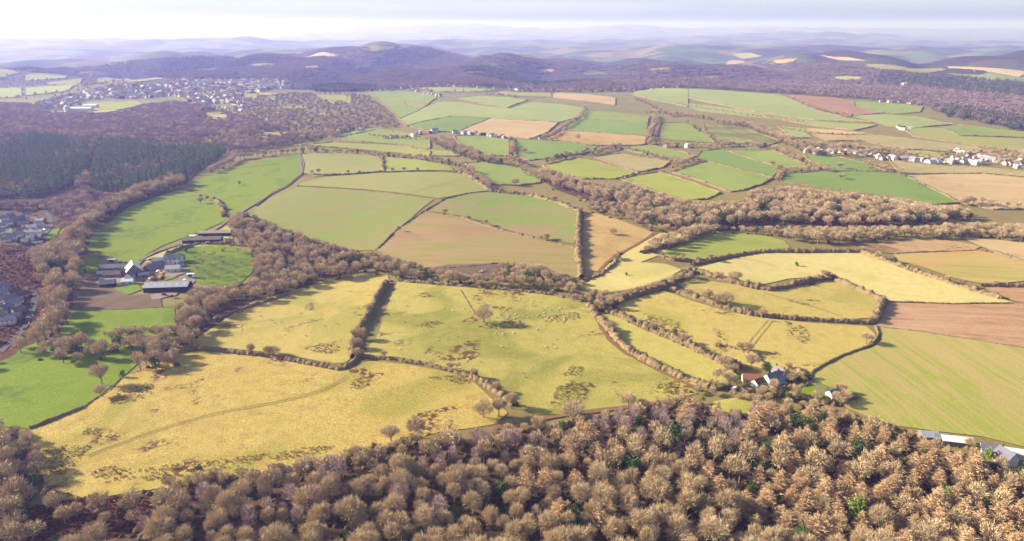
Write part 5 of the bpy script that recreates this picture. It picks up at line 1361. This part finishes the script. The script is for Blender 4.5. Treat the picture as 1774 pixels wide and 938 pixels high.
# far hedges: the unhedged outline of every far field, one hedge per field
have = np.concatenate([project(p) for p in HEDGE_PTS])
for (kind, poly, lab), (g, _) in zip(FAR_FIELDS, FIELD_RING[N_NEAR:]):
    pl = np.asarray(poly, float); n = len(pl)
    runs, cur = [], []
    for i in range(n):
        a, b = pl[i], pl[(i + 1) % n]
        mpt = (a + b) / 2
        near = len(have) and np.min(np.hypot((have[:, 0] - mpt[0]) / 2.2, have[:, 1] - mpt[1])) < 3.4
        off = max(a[0], b[0]) < -20 or min(a[0], b[0]) > 1800
        if near or off:
            if cur: runs.append(cur); cur = []
        else:
            if not cur: cur = [tuple(a)]
            cur.append(tuple(b))
    if cur: runs.append(cur)
    if not runs: continue
    o = hedge(runs, 2.3, 2.6, 'hedge round the ' + lab.replace('second ', ''), 0.35)
    have = np.concatenate([have] + [project(p) for p in HEDGE_PTS[-len(runs):]])
# ------------------------------------------------------------------ buildings
M_WHITE = simple_mat('white_render', (292, 286, 274), (270, 264, 252), 0.8, 0.4)
M_CREAM = simple_mat('cream_render', (290, 268, 234), (268, 246, 212), 0.8, 0.4)
M_STONE = simple_mat('stone_wall', (190, 170, 146), (156, 138, 118), 0.9, 0.8)
M_BRICK = simple_mat('brick_wall', (178, 120, 92), (154, 104, 84), 0.9, 0.8)
M_SLATE = simple_mat('slate_roof', (158, 152, 168), (132, 128, 144), 0.6, 0.6, 0.3)
M_TILE = simple_mat('brown_tile_roof', (150, 112, 92), (126, 94, 80), 0.8, 0.6)
M_RED = simple_mat('red_tile_roof', (206, 140, 108), (176, 114, 88), 0.8, 0.6)
M_METAL = simple_mat('grey_sheet_roof', (208, 208, 220), (186, 188, 202), 0.5, 0.25, 0.4)
M_PALEMETAL = simple_mat('pale_sheet_roof', (280, 278, 272), (256, 256, 256), 0.5, 0.25, 0.4)
M_TANROOF = simple_mat('tan_sheet_roof', (212, 190, 160), (190, 168, 140), 0.7, 0.25)
M_BROWNROOF = simple_mat('brown_sheet_roof', (164, 142, 124), (144, 124, 110), 0.7, 0.25)
M_BLUE = simple_mat('blue_grey_roof', (150, 172, 200), (130, 152, 184), 0.6, 0.25)
M_TIMBER_BAYSHADE = simple_mat('dark_timber_and_bay_shade', (84, 76, 74), (64, 60, 60), 0.9, 1.0)  # timber walls, and the painted shade of the barn bays
M_GLASS = simple_mat('dark_window_glass', (60, 66, 78), (40, 46, 58), 0.15, 1.0, 0.6)
M_DOOR = simple_mat('door_paint', (92, 76, 70), (76, 64, 60), 0.6, 1.0)
M_SKYLIGHT = simple_mat('roof_light', (240, 240, 236), (226, 228, 226), 0.4, 1.0, 0.4)
M_WOOL = simple_mat('sheep_wool', (250, 244, 226), (226, 216, 196), 0.95, 3.0)
M_RUBBER = simple_mat('tyre_rubber', (40, 38, 40), (30, 30, 32), 0.9, 2.0)
M_LOG = simple_mat('cut_logs', (244, 206, 150), (206, 150, 96), 0.9, 1.2)
M_CARW = simple_mat('white_car_paint', (310, 310, 312), (290, 290, 296), 0.3, 0.5, 0.5)
M_CARR = simple_mat('red_paint', (200, 60, 44), (170, 48, 38), 0.35, 0.5, 0.5)
M_CARB = simple_mat('blue_grey_car_paint', (90, 104, 128), (76, 90, 112), 0.3, 0.5, 0.5)
M_CARK = simple_mat('dark_car_paint', (54, 54, 60), (44, 44, 50), 0.3, 0.5, 0.5)
def boxvf(x0, x1, y0, y1, z0, z1):
    v = [(x0,y0,z0),(x1,y0,z0),(x1,y1,z0),(x0,y1,z0),(x0,y0,z1),(x1,y0,z1),(x1,y1,z1),(x0,y1,z1)]
    return v, [(0,3,2,1),(4,5,6,7),(0,1,5,4),(1,2,6,5),(2,3,7,6),(3,0,4,7)]
def boxes(name, bs, mat, parent):
    V, F = [], []
    for b in bs:
        v, f = boxvf(*b); k = len(V); V += v; F += [tuple(i + k for i in q) for q in f]
    return mesh_obj(name, V, F, mat, parent)
def gable_wall_vf(L, W, H, Rh):
    l, w = L / 2, W / 2
    v = [(-l,-w,-1.5),(l,-w,-1.5),(l,w,-1.5),(-l,w,-1.5),(-l,-w,H),(l,-w,H),(l,w,H),(-l,w,H),(-l,0,H+Rh),(l,0,H+Rh)]
    f = [(0,3,2,1),(0,1,5,4),(2,3,7,6),(1,2,6,9,5),(3,0,4,8,7),(4,5,9,8),(6,7,8,9)]
    return v, f
def roof_vf(L, W, H, Rh, over=0.35, th=0.22):
    l, w = L / 2 + over, W / 2
    sl = Rh / w; e = w + over; ze = H - over * sl
    g = 0.05
    o = [(-l,-e,ze+g),(l,-e,ze+g),(l,0,H+Rh+g),(-l,0,H+Rh+g),(-l,e,ze+g),(l,e,ze+g)]
    v = o + [(x, y, z + th) for x, y, z in o]
    f = [(6,7,8,9),(9,8,11,10),(0,3,2,1),(3,4,5,2),(0,1,7,6),(5,4,10,11),(0,6,9,3),(3,9,10,4),(1,2,8,7),(2,5,11,8)]
    return v, f
def gabled(name, x, y, L, W, H, Rh, rot, wall, roof, label, cat, group=None, chim=1, wins=3, doors=1, lights=0, loc=None, open_front=False, floors=1):
    p = at(x, y) if loc is None else loc
    o = empty(name, tuple(p), R(rot), label, cat, group)
    mesh_obj('wall', *gable_wall_vf(L, W, H, Rh), wall, o)
    r = mesh_obj('roof', *roof_vf(L, W, H, Rh), roof, o)
    for k in range(chim):
        cx = (L * 0.38) * (1 if k else -1)
        boxes('chimney', [(cx - .4, cx + .4, -.4, .4, H + Rh - .5, H + Rh + 1.2), (cx - .3, cx - .05, -.15, .15, H + Rh + 1.2, H + Rh + 1.6), (cx + .05, cx + .3, -.15, .15, H + Rh + 1.2, H + Rh + 1.6)], M_BRICK, r)
    for s in (-1, 1):
        for fl in range(floors):
            for i in range(wins):
                wx = -L / 2 + L * (i + 0.5) / wins; z = 1.0 + 2.6 * fl
                if doors and fl == 0 and s == -1 and i == wins // 2:
                    boxes('door', [(wx - .5, wx + .5, s * (W / 2 + .04) - .04, s * (W / 2 + .04) + .04, 0, 2.05)], M_DOOR, o); continue
                f = boxes('window', [(wx - .65, wx + .65, s * (W / 2 + .02) - .05, s * (W / 2 + .02) + .05, z, z + 1.25)], M_WHITE, o)
                boxes('pane', [(wx - .55, wx - .04, s * (W / 2 + .05) - .04, s * (W / 2 + .05) + .04, z + .1, z + 1.15), (wx + .04, wx + .55, s * (W / 2 + .05) - .04, s * (W / 2 + .05) + .04, z + .1, z + 1.15)], M_GLASS, f)
    for i in range(lights):
        lx = -L / 2 + L * (i + 0.5) / lights
        for s in (-1, 1):
            w = W / 2; y0, y1 = s * w * 0.75, s * w * 0.3
            z = lambda yy: H + Rh * (1 - abs(yy) / w) + 0.30
            V = [(lx - .6, y0, z(y0)), (lx + .6, y0, z(y0)), (lx + .6, y1, z(y1)), (lx - .6, y1, z(y1))]
            V += [(a, b, c - 0.06) for a, b, c in V]
            mesh_obj('roof_light', V, [(0,1,2,3),(7,6,5,4),(0,4,5,1),(1,5,6,2),(2,6,7,3),(3,7,4,0)], M_SKYLIGHT, r)
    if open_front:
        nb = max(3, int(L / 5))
        boxes('bay_shade_panel', [(-L/2 + L*(i+.08)/nb, -L/2 + L*(i+.92)/nb, -W/2 - .06, -W/2 + .02, 0, H - .5) for i in range(nb)], M_TIMBER_BAYSHADE, o)  # solid dark panels on the wall, painting the shade inside open bays
    return o
# the farm in the bend of the drive
gabled('barn', 292, 503, 34, 12, 4.6, 2.4, 6, M_TIMBER_BAYSHADE, M_METAL, 'long grey metal barn with roof lights at the front of the farm', 'barn', None, 0, 0, 0, 6, open_front=True)
gabled('barn', 233, 476, 14, 12, 5.0, 6.0, 122, M_STONE, M_PALEMETAL, 'tall barn with a steep pale roof above the farm lane', 'barn', None, 0, 2, 1)
gabled('farm_shed', 268, 466, 17, 7, 3.0, 2.4, 66, M_STONE, M_SLATE, 'slate roofed stable range facing the steep pale barn', 'shed', None, 0, 3, 1)
gabled('farm_shed', 281, 456, 15, 6, 3.0, 2.2, 4, M_STONE, M_SLATE, 'slate roofed wing at right angles to the stable range', 'shed', None, 0, 3, 1)
gabled('farmhouse', 302, 456, 15, 7, 5.0, 3.4, 8, M_WHITE, M_SLATE, 'white farmhouse with a dark slate roof beside the orchard', 'house', None, 2, 4, 1, floors=2)
gabled('farm_shed', 301, 470, 12, 8, 3.2, 2.2, 8, M_CREAM, M_METAL, 'small grey roofed barn below the white farmhouse', 'shed', None, 0, 2, 1)
gabled('farm_shed', 204, 468, 28, 7, 3.0, 2.4, 9, M_STONE, M_SLATE, 'long dark slate shed beside the farm lane', 'shed', None, 0, 5, 1)
gabled('farm_shed', 196, 480, 14, 6, 3.0, 2.4, 8, M_STONE, M_BROWNROOF, 'brown roofed outbuilding in front of the long dark shed', 'shed', None, 0, 3, 1)
gabled('cottage', 211, 478, 9, 6, 3.6, 2.6, 8, M_STONE, M_TILE, 'stone cottage with a brown roof among the farm sheds', 'house', None, 1, 2, 1)
gabled('cottage', 226, 484, 8, 6, 3.6, 2.6, 96, M_WHITE, M_SLATE, 'white gabled cottage at the foot of the steep pale barn', 'house', None, 1, 2, 1)
gabled('farm_shed', 188, 496, 11, 7, 3.0, 2.4, 18, M_TIMBER_BAYSHADE, M_SLATE, 'small dark shed at the corner of the bare earth', 'shed', None, 0, 1, 1)
gabled('barn', 352, 420, 36, 9, 3.6, 2.0, 8, M_TIMBER_BAYSHADE, M_BROWNROOF, 'long brown roofed shed beside the drive above the orchard', 'barn', None, 0, 0, 0, open_front=True)
gabled('barn', 374, 408, 32, 8, 3.4, 1.8, 4, M_TIMBER_BAYSHADE, M_TANROOF, 'long tan roofed shed behind the brown roofed one', 'barn', None, 0, 0, 0, open_front=True)
gabled('farm_shed', 335, 413, 6, 4, 2.6, 1.0, 5, M_WHITE, M_PALEMETAL, 'small white cabin at the end of the brown roofed shed', 'shed', None, 0, 1, 1)
gabled('farm_shed', 222, 492, 9, 5, 2.8, 1.4, 10, M_WHITE, M_PALEMETAL, 'low white shed in front of the gabled cottage', 'shed', None, 0, 2, 1)
gabled('farm_shed', 250, 480, 8, 5, 2.6, 1.4, 20, M_STONE, M_METAL, 'small grey shed between the steep pale barn and the log heap', 'shed', None, 0, 1, 1)
gabled('farm_shed', 286, 449, 8, 5, 2.6, 1.8, 8, M_STONE, M_PALEMETAL, 'pale roofed lean shed left of the white farmhouse', 'shed', None, 0, 1, 1)
gabled('farm_shed', 180, 478, 9, 5, 2.6, 1.6, 8, M_STONE, M_METAL, 'grey roofed shed at the end of the long dark shed', 'shed', None, 0, 2, 1)
gabled('farm_shed', 312, 462, 6, 4, 2.6, 1.4, 80, M_WHITE, M_SLATE, 'small white wing behind the farmhouse by the yew', 'shed', None, 0, 1, 1)
# the white farmhouse group on the right
gabled('farmhouse', 1337, 664, 10.5, 6, 4.4, 2.9, 28, M_WHITE, M_SLATE, 'white farmhouse with a dark roof above the foreground wood', 'house', None, 2, 3, 1, floors=2)
gabled('house_wing', 1349, 657, 7.5, 5.2, 4.8, 2.9, 118, M_WHITE, M_SLATE, 'taller dark roofed house joined behind the white farmhouse', 'house', None, 2, 2, 1, floors=2)
gabled('outbuilding', 1299, 662, 9, 6, 3.0, 2.4, -8, M_CREAM, M_RED, 'outbuilding with a red tiled roof beside the white farmhouse', 'shed', None, 0, 2, 1)
gabled('outbuilding', 1313, 668, 7, 5, 2.8, 1.8, 30, M_WHITE, M_TILE, 'low white outbuilding between red roof and farmhouse', 'shed', None, 0, 2, 1)
gabled('outbuilding', 1345, 671, 9, 4, 2.6, 1.4, 28, M_STONE, M_BLUE, 'lean conservatory with a blue grey roof before the farmhouse', 'shed', None, 0, 2, 1)
gabled('garage', 1442, 688, 6.5, 5, 2.8, 2.0, 25, M_WHITE, M_BLUE, 'white garage with a blue roof at the end of the farmhouse drive', 'garage', None, 0, 1, 1)
# sheds and cottages at the right edge of the wood
gabled('farm_shed', 1607, 762, 8, 6, 3.2, 1.6, -6, M_STONE, M_METAL, 'lilac grey shed at the left end of the field edge row', 'shed', None, 0, 1, 1)
gabled('farm_shed', 1628, 765, 7, 6, 3.0, 1.4, -8, M_STONE, simple_mat('green_grey_roof', (170, 182, 170), (150, 164, 154), 0.6, 0.3), 'green grey roofed shed in the field edge row', 'shed', None, 0, 1, 1)
gabled('barn', 1655, 770, 14, 6, 3.0, 1.5, -13, M_STONE, M_PALEMETAL, 'long pale roofed shed in the field edge row', 'barn', None, 0, 2, 1)
gabled('cottage', 1711, 785, 7.5, 5, 3.0, 2.2, -16, M_WHITE, M_SLATE, 'small white cottage with grey roof at the field edge', 'house', None, 0, 2, 1)
gabled('cottage', 1740, 802, 8, 7, 4.4, 3.0, -75, M_WHITE, M_SLATE, 'white gabled house nearest the larch wood', 'house', None, 1, 2, 1, floors=2)
gabled('barn', 1762, 792, 13, 5, 3.0, 1.5, -17, M_WHITE, M_PALEMETAL, 'long white roofed building at the right edge of the field', 'barn', None, 0, 2, 1)
# hall and silo beyond the plantation
gabled('hall', 137, 194, 66, 20, 9, 3, 4, M_WHITE, M_PALEMETAL, 'long white hall by the sports field, larger part', 'hall', None, 0, 0, 0)
gabled('hall', 158, 188, 34, 18, 8, 3, 4, M_WHITE, M_PALEMETAL, 'shorter white hall at the end of the larger one', 'hall', None, 0, 0, 0)
def silo(x, y):
    p = at(x, y); o = empty('silo', tuple(p), 0, 'round cream silo beside the long white hall', 'silo')
    mesh_obj('wall', *tube((0,0,-1), (0,0,16), 7, 7, 16), M_CREAM, o)
    mesh_obj('roof', *tube((0,0,16), (0,0,19.5), 7.4, 0.6, 16), M_PALEMETAL, o)
silo(118, 196)
# tower on the gorge edge
gabled('castle_tower', 1566, 153, 16, 12, 16, 4, 10, M_CREAM, M_CREAM, 'pale tower house among the gorge woods', 'tower', None, 0, 0, 0)

# left estate: copies of three house kinds with their parts
proto_h = [gabled('house', 10, 372, 10, 7, 4.8, 2.8, 0, M_WHITE, simple_mat('estate_slate_roof', (186, 180, 192), (156, 150, 164), 0.6, 0.3, 0.3), '', 'house', 'houses of the left estate', 1, 3, 1, floors=2),
           gabled('house', 10, 380, 11, 8, 3.2, 2.8, 0, M_CREAM, M_TILE, '', 'house', 'houses of the left estate', 1, 3, 1),
           gabled('house', 10, 390, 9, 7, 4.8, 2.8, 0, M_STONE, M_SLATE, '', 'house', 'houses of the left estate', 1, 2, 1, floors=2)]
UPPER = [(2,396,0,40),(14,391,0,42),(26,387,2,42),(37,383,2,45),(48,378,0,40),(62,383,1,-10),(60,392,1,-5),(57,399,0,5),(70,396,0,10),(67,408,0,0),(52,408,0,5),(55,417,0,8),(46,424,2,5),(22,416,0,35),(12,420,0,40),(66,416,2,0),(-12,402,1,40),(-20,414,0,30),(33,411,0,20),(8,384,0,42),(20,379,2,42),(42,394,0,42),(40,404,1,20),(72,388,2,0),(54,379,1,0),(2,407,0,35),(28,398,1,42)]
LOWER = [(8,514,0,75),(4,526,0,70),(20,523,2,60),(30,528,0,70),(12,540,2,65),(-8,520,2,70),(-16,536,1,60),(4,552,0,20),(27,556,2,15),(-14,560,0,20),(38,516,1,70),(0,504,0,75),(14,505,2,72),(26,512,1,70),(22,534,0,65),(2,541,1,60),(16,562,0,20),(34,544,2,50)]
first = [True, True, True]
for grp, rows, where in (('houses of the upper left estate', UPPER, 'of the upper estate under the dark purple wood'), ('houses of the lower left estate', LOWER, 'of the lower estate beside the bracken slope')):
    for x, y, k, rot in rows:
        if first[k]: o = proto_h[k]; first[k] = False
        else: o = copy_tree(proto_h[k])
        o.location = at(x, y); o.rotation_euler = (0, 0, R(rot + rng.uniform(-6, 6))); s = 0.82 * rng.uniform(0.9, 1.1); o.scale = (s * rng.uniform(0.9, 1.2), s, s)
        o['group'] = grp
        o['label'] = ('white house with a slate roof ', 'cream bungalow with a brown roof ', 'stone house with a slate roof ')[k] + where
# small far houses: one mesh each
def far_house_mesh(L, W, H, Rh, wall, roof):
    v, f = gable_wall_vf(L, W, H, Rh); v2, f2 = roof_vf(L, W, H, Rh, 0.4, 0.3)
    k = len(v)
    o = mesh_obj('house', v + v2, f + [tuple(i + k for i in q) for q in f2], [wall, roof], mat_idx=[0] * len(f) + [1] * len(f2), link=False)
    return o
M_FARSLATE = simple_mat('pale_slate_roof', (204, 198, 206), (176, 170, 182), 0.6, 0.05, 0.3)
M_FARTILE = simple_mat('weathered_tile_roof', (196, 164, 146), (172, 142, 128), 0.8, 0.05)
M_FARWHITE = simple_mat('weathered_white_render', (240, 232, 224), (212, 204, 196), 0.8, 0.04)
FARH = [far_house_mesh(10, 7, 5, 3, M_FARWHITE, M_FARSLATE), far_house_mesh(13, 7.5, 4.6, 2.8, M_FARWHITE, M_FARTILE), far_house_mesh(9, 7, 5.2, 3, M_CREAM, M_FARSLATE), far_house_mesh(18, 8, 5, 3, M_WHITE, M_METAL), far_house_mesh(11, 8, 3.4, 2.8, M_BRICK, M_TILE)]
hcount = [0]
def far_house(p, label, group, big=1.0):
    o = FARH[int(rng.choice(5, p=[.38, .2, .22, .12, .08]))].copy(); COL.objects.link(o)
    o.location = p; o.rotation_euler = (0, 0, R(rng.choice([0, 90, 90]) + rng.normal(0, 22) + 12)); s = 1.0 * big * rng.uniform(0.8, 1.2); o.scale = (s, s, s)
    tag(o, label, 'house', group); hcount[0] += 1
VIL = [  # spots along a street path, count, spread px, label, group
 ([(1400,264),(1440,264),(1490,268),(1530,276),(1580,279),(1640,283),(1700,284)], 42, (7, 2.2), 'small pale house of the roadside village', 'houses of the roadside village'),
 ([(1650,270),(1700,276),(1740,284),(1774,292),(1800,290)], 34, (14, 5), 'small pale house at the thick end of the roadside village', 'houses at the thick end of the village'),
 ([(788,231),(820,234),(850,237),(880,240)], 16, (4, 1.2), 'white cottage in the row below the tan stubble', 'cottages below the tan stubble'),
 ([(520,238),(560,232),(600,228),(640,222)], 22, (8, 3), 'pale house of the valley hamlet', 'houses of the valley hamlet'),
 ([(645,158),(690,155),(730,160),(770,168)], 26, (10, 3), 'pale house of the hilltop hamlet', 'houses of the hilltop hamlet'),
 ([(735,151),(800,152),(860,155),(960,160)], 12, (8, 1), 'small house along the skyline wood', 'houses along the skyline wood'),
 ([(1100,152),(1180,150),(1090,160)], 7, (10, 1.5), 'small house at the top of the plateau', 'houses at the top of the plateau'),
 ([(375,190),(410,196),(440,186),(420,178)], 14, (16, 5), 'pale house among the valley paddocks', 'houses among the valley paddocks'),
 ([(410,212),(480,205),(560,200)], 12, (16, 5), 'house scattered in the wooded valley side', 'houses of the wooded valley side'),
 ([(1525,178),(1560,178),(1590,183)], 8, (4, .6), 'white caravan like chalet at the gorge edge', 'chalets at the gorge edge'),
 ([(1555,222),(1572,225)], 5, (4, 1.2), 'building of the plateau farm', 'buildings of the plateau farm'),
 ([(922,242),(938,242)], 3, (3, .6), 'white cottage beside the tree row', 'cottages beside the tree row'),
 ([(660,241),(700,238),(735,232),(760,229)], 9, (6, 1.4), 'white roadside cottage under the green slope', 'roadside cottages'),
 ([(1155,255),(1190,256)], 3, (6, .8), 'white cottage on the lane', 'cottages on the lane'),
 ([(1410,126),(1425,126)], 3, (4, .6), 'white house on the far hillside', 'houses on the far hillside'),
 ([(248,124),(250,125)], 1, (1, .2), 'white farmhouse on the brow beyond the town', None),
]
for path, n, (sx, sy), lab, grp in VIL:
    pa = np.array(path, float); L = np.r_[0, np.cumsum(np.hypot(*np.diff(pa, axis=0).T))]
    s = (np.arange(n) + rng.uniform(0.1, 0.9, n)) / n * L[-1]
    q = np.stack([np.interp(s, L, pa[:, 0]) + rng.normal(0, sx * 0.5, n), np.interp(s, L, pa[:, 1]) + rng.normal(0, sy * 0.6, n)], 1)
    for p in unproject(q): far_house(p, lab, grp, 0.82)
# the town: houses in winding rows, the nearest as objects, the rest one mass
P = scatter_poly(TOWN, 20)
px_ = project(with_z(P))
dens = 0.5 + 0.3 * np.sin(px_[:, 0] / 37.0 + 1) * np.sin(px_[:, 1] / 6.0) + 0.15 * (px_[:, 0] > 180)
P = with_z(P[(rng.random(len(P)) < dens) & ~in_any_field(P)])
P = P[np.argsort(P[:, 1])]
ntown = max(0, 292 - hcount[0] - 32)
for p in P[:ntown]: far_house(p, 'pale house in the near quarters of the distant town', 'houses of the near quarters of the town', 1.15)
stuff('town', P[ntown:], rng.uniform(0.9, 1.3, len(P) - ntown), FARH, 'pale houses of the distant town')
print('houses', hcount, len(P))
# the sunlit high street across the town
ribbon('high_street', [(318,158),(345,163),(370,171),(398,181),(420,187)], 16, simple_mat('pale_street', (240, 232, 226), (226, 216, 210)), 'pale main street running through the distant town', lift=2)

# ------------------------------------------------------------------ yard, vehicles, logs, caravans, sheep
ribbon('farm_yard', [(170,486),(200,484),(235,482),(262,474),(290,470),(316,476)], 24, M_YARD, 'muddy farm yard between the barns', lift=-0.3)
ribbon('farm_yard', [(262,516),(290,512),(318,500),(322,484)], 13, M_YARD, 'yard in front of the long grey barn', lift=-0.2)
def vehicle(x, y, rot, paint, label, name='parked_car', cat='car', L=4.2, W=1.75, H=1.45):
    o = empty(name, tuple(at(x, y) + np.array([0, 0, 0.55])), R(rot), label, cat)
    l, w = L / 2, W / 2
    prof = [(-l, .35), (-l, .85), (-l * .62, .95), (-l * .42, H), (l * .55, H), (l * .85, .95), (l, .85), (l, .35)] if name == 'parked_car' else [(-l, .35), (-l, 1.2), (-l * .8, H), (l * .97, H), (l, .35)]
    n = len(prof)
    V = [(a, -w, b) for a, b in prof] + [(a, w, b) for a, b in prof]
    F = [tuple(range(n)), tuple(range(2 * n - 1, n - 1, -1))] + [(i, n + i, n + (i + 1) % n, (i + 1) % n) for i in range(n)]
    b = mesh_obj('body', V, F, paint, o)
    boxes('window', [(-l * .35, l * .5, -w - .02, w + .02, .98, H - .12)], M_GLASS, o)
    for sx in (-.62, .62):
        for sy in (-1, 1):
            mesh_obj('wheel', *tube((l * sx, sy * w - .12 * sy, .33), (l * sx, sy * w + .06 * sy, .33), .33, .33, 10), M_RUBBER, o)
for a in ((240,478,20,M_CARW,'white car at the foot of the steep pale barn'), (247,477,25,M_CARB,'blue grey car beside the white one in the yard'), (256,457,10,M_CARW,'white car parked above the stable range'),
          (262,452,5,M_CARK,'dark car by the slate roofed wing'), (303,504,10,M_CARB,'blue grey car before the long barn'), (310,506,14,M_CARK,'dark car at the end of the long barn'), (216,486,15,M_CARW,'white car among the farm sheds'),
          (274,472,80,M_CARW,'white car in the middle of the farm yard'), (1272,676,20,M_CARW,'white car below the red roofed outbuilding'), (1290,679,12,M_CARK,'dark car below the red roofed outbuilding'), (1358,668,25,M_CARW,'pale car at the farmhouse gable'),
          (18,550,70,M_CARK,'dark car on the lower estate road'), (36,540,65,M_CARW,'white car on the lower estate road'), (78,400,60,M_CARW,'white car on the upper estate road'), (72,410,60,M_CARB,'blue grey car on the upper estate road')):
    vehicle(*a)
vehicle(330, 482, 8, M_CARW, 'white box lorry at the orchard gate', 'lorry', 'lorry', 7.5, 2.5, 3.4)
vehicle(194, 456, 4, M_METAL, 'grey static caravan in the little paddock', 'caravan', 'caravan', 9, 3, 3.0)
vehicle(320, 490, 100, M_CARW, 'small white trailer beside the lorry', 'trailer', 'trailer', 4.5, 2.0, 2.2)
for a in ((225,492,30,M_CARR,'small red trailer on the farm track below the cottages'), (262,486,70,M_METAL,'grey trailer beside the log heap'), (320,498,20,M_METAL,'grey machine parked at the end of the long barn'), (392,416,5,M_CARW,'white trailer at the far end of the brown roofed shed'), (400,421,20,M_METAL,'grey trailer by the copse edge above the orchard')):
    vehicle(*a[:5], 'trailer', 'trailer', 4.0, 1.9, 1.9)
def tractor(x, y, rot, label):
    o = empty('tractor', tuple(at(x, y) + np.array([0, 0, 0.5])), R(rot), label, 'tractor')
    boxes('bonnet', [(0.2, 2.0, -.4, .4, .8, 1.5)], M_CARR, o)
    boxes('cab', [(-1.3, 0.2, -.7, .7, .8, 1.5), (-1.2, 0.1, -.65, .65, 1.5, 2.4)], M_GLASS, o)
    boxes('roof', [(-1.35, 0.25, -.8, .8, 2.4, 2.55)], M_CARR, o)
    for sx, r in ((-.7, .8), (1.5, .5)):
        for sy in (-1, 1): mesh_obj('wheel', *tube((sx, sy * .75, r), (sx, sy * 1.15, r), r, r, 12), M_RUBBER, o)
tractor(300, 517, 20, 'red tractor on the grass below the long grey barn')
tractor(284, 513, 100, 'red tractor close to the corner of the long grey barn')
# heap of sawn logs in the farm yard: single logs on a bed of small stuff
ML = [mesh_obj('log', *tube((-1.6, 0, 0), (1.6, 0, 0), .42, .38, 8), M_LOG, link=False)]
lv, lf = tube((-1.6, 0, .3), (1.6, 0, .3), .45, .40, 8)
lv = np.concatenate([lv, lv[:8] * 1.001, lv[8:] * 1.001]); lf = np.concatenate([lf, np.array([(16, 16 + i, 16 + i + 1) for i in range(1, 7)]), np.array([(24, 24 + i + 1, 24 + i) for i in range(1, 7)])])
lm = mesh_obj('log', lv, lf, M_LOG, link=False)
for p in unproject(np.column_stack([rng.uniform(256, 282, 80), rng.uniform(474, 486, 80)])):
    o = lm.copy(); COL.objects.link(o); o.location = (p[0], p[1], p[2] + 0.5 + rng.uniform(0, 0.7)); o.rotation_euler = (0, rng.uniform(-.15, .15), rng.uniform(0, 3.1)); s = rng.uniform(0.8, 1.5); o.scale = (s, s, s)
    tag(o, 'sawn pale log in the heap behind the long grey barn', 'log', 'heap of sawn logs in the farm yard')
# sheep
def sheep_mesh():
    g = []
    prof = [(-.62, .10, .62), (-.55, .26, .66), (-.25, .33, .68), (.15, .33, .68), (.42, .27, .70), (.56, .16, .78), (.68, .13, .86), (.84, .10, .84), (.92, .04, .80)]
    V, F = [], []
    for x, r, z in prof:
        for i in range(8): a = i * math.pi / 4; V.append((x, math.cos(a) * r, z + math.sin(a) * r))
    n = len(prof)
    for j in range(n - 1):
        for i in range(8): F.append((j * 8 + i, j * 8 + (i + 1) % 8, j * 8 + 8 + (i + 1) % 8, j * 8 + 8 + i))
    F.append(tuple(range(7, -1, -1))); F.append(tuple((n - 1) * 8 + i for i in range(8)))
    for lx, ly in ((-.42, .16), (-.42, -.16), (.36, .16), (.36, -.16)):
        v, f = tube((lx, ly, .5), (lx, ly, 0), .07, .05, 5); k = len(V); V += [tuple(q) for q in v]; F += [tuple(int(i) + k for i in t) for t in f]
    return mesh_obj('sheep', V, F, M_WOOL, link=False)
SH = sheep_mesh()
def flock(n, poly, label, group, s=1.0):
    pl = np.array(poly, float); lo, hi = pl.min(0), pl.max(0)
    q = rng.uniform(lo, hi, (n * 4, 2)); q = q[inside(q, pl)][:n]
    for p in unproject(q):
        o = SH.copy(); COL.objects.link(o); o.location = (p[0], p[1], p[2] + 0.3); o.rotation_euler = (0, 0, rng.uniform(0, 6.28)); o.scale = (s, s, s)
        tag(o, label, 'sheep', group)
flock(22, [(935,535),(975,530),(1000,545),(985,560),(945,562),(925,548)], 'white sheep in the tight flock at the right of the pasture', 'tight flock in the sheep pasture')
flock(16, [(860,545),(910,538),(925,556),(900,566),(860,562)], 'white sheep grazing just right of the lone big tree', 'sheep beside the lone big tree')
flock(36, [(700,505),(1000,520),(1050,610),(900,660),(680,620)], 'white sheep scattered loosely over the sheep pasture', 'loose sheep of the pasture')
flock(16, [(430,540),(600,530),(620,560),(520,590),(400,580)], 'white sheep in the yellow field beside the copse', 'sheep in the yellow field')
flock(30, [(905,180),(960,184),(960,190),(915,190)], 'white sheep of the far flock on the rolling pale field', 'far flock on the pale field', 1.8)
flock(5, [(832,470),(842,470),(842,474),(832,474)], 'white sheep in the dark muddy hollow', 'sheep in the muddy hollow', 1.6)
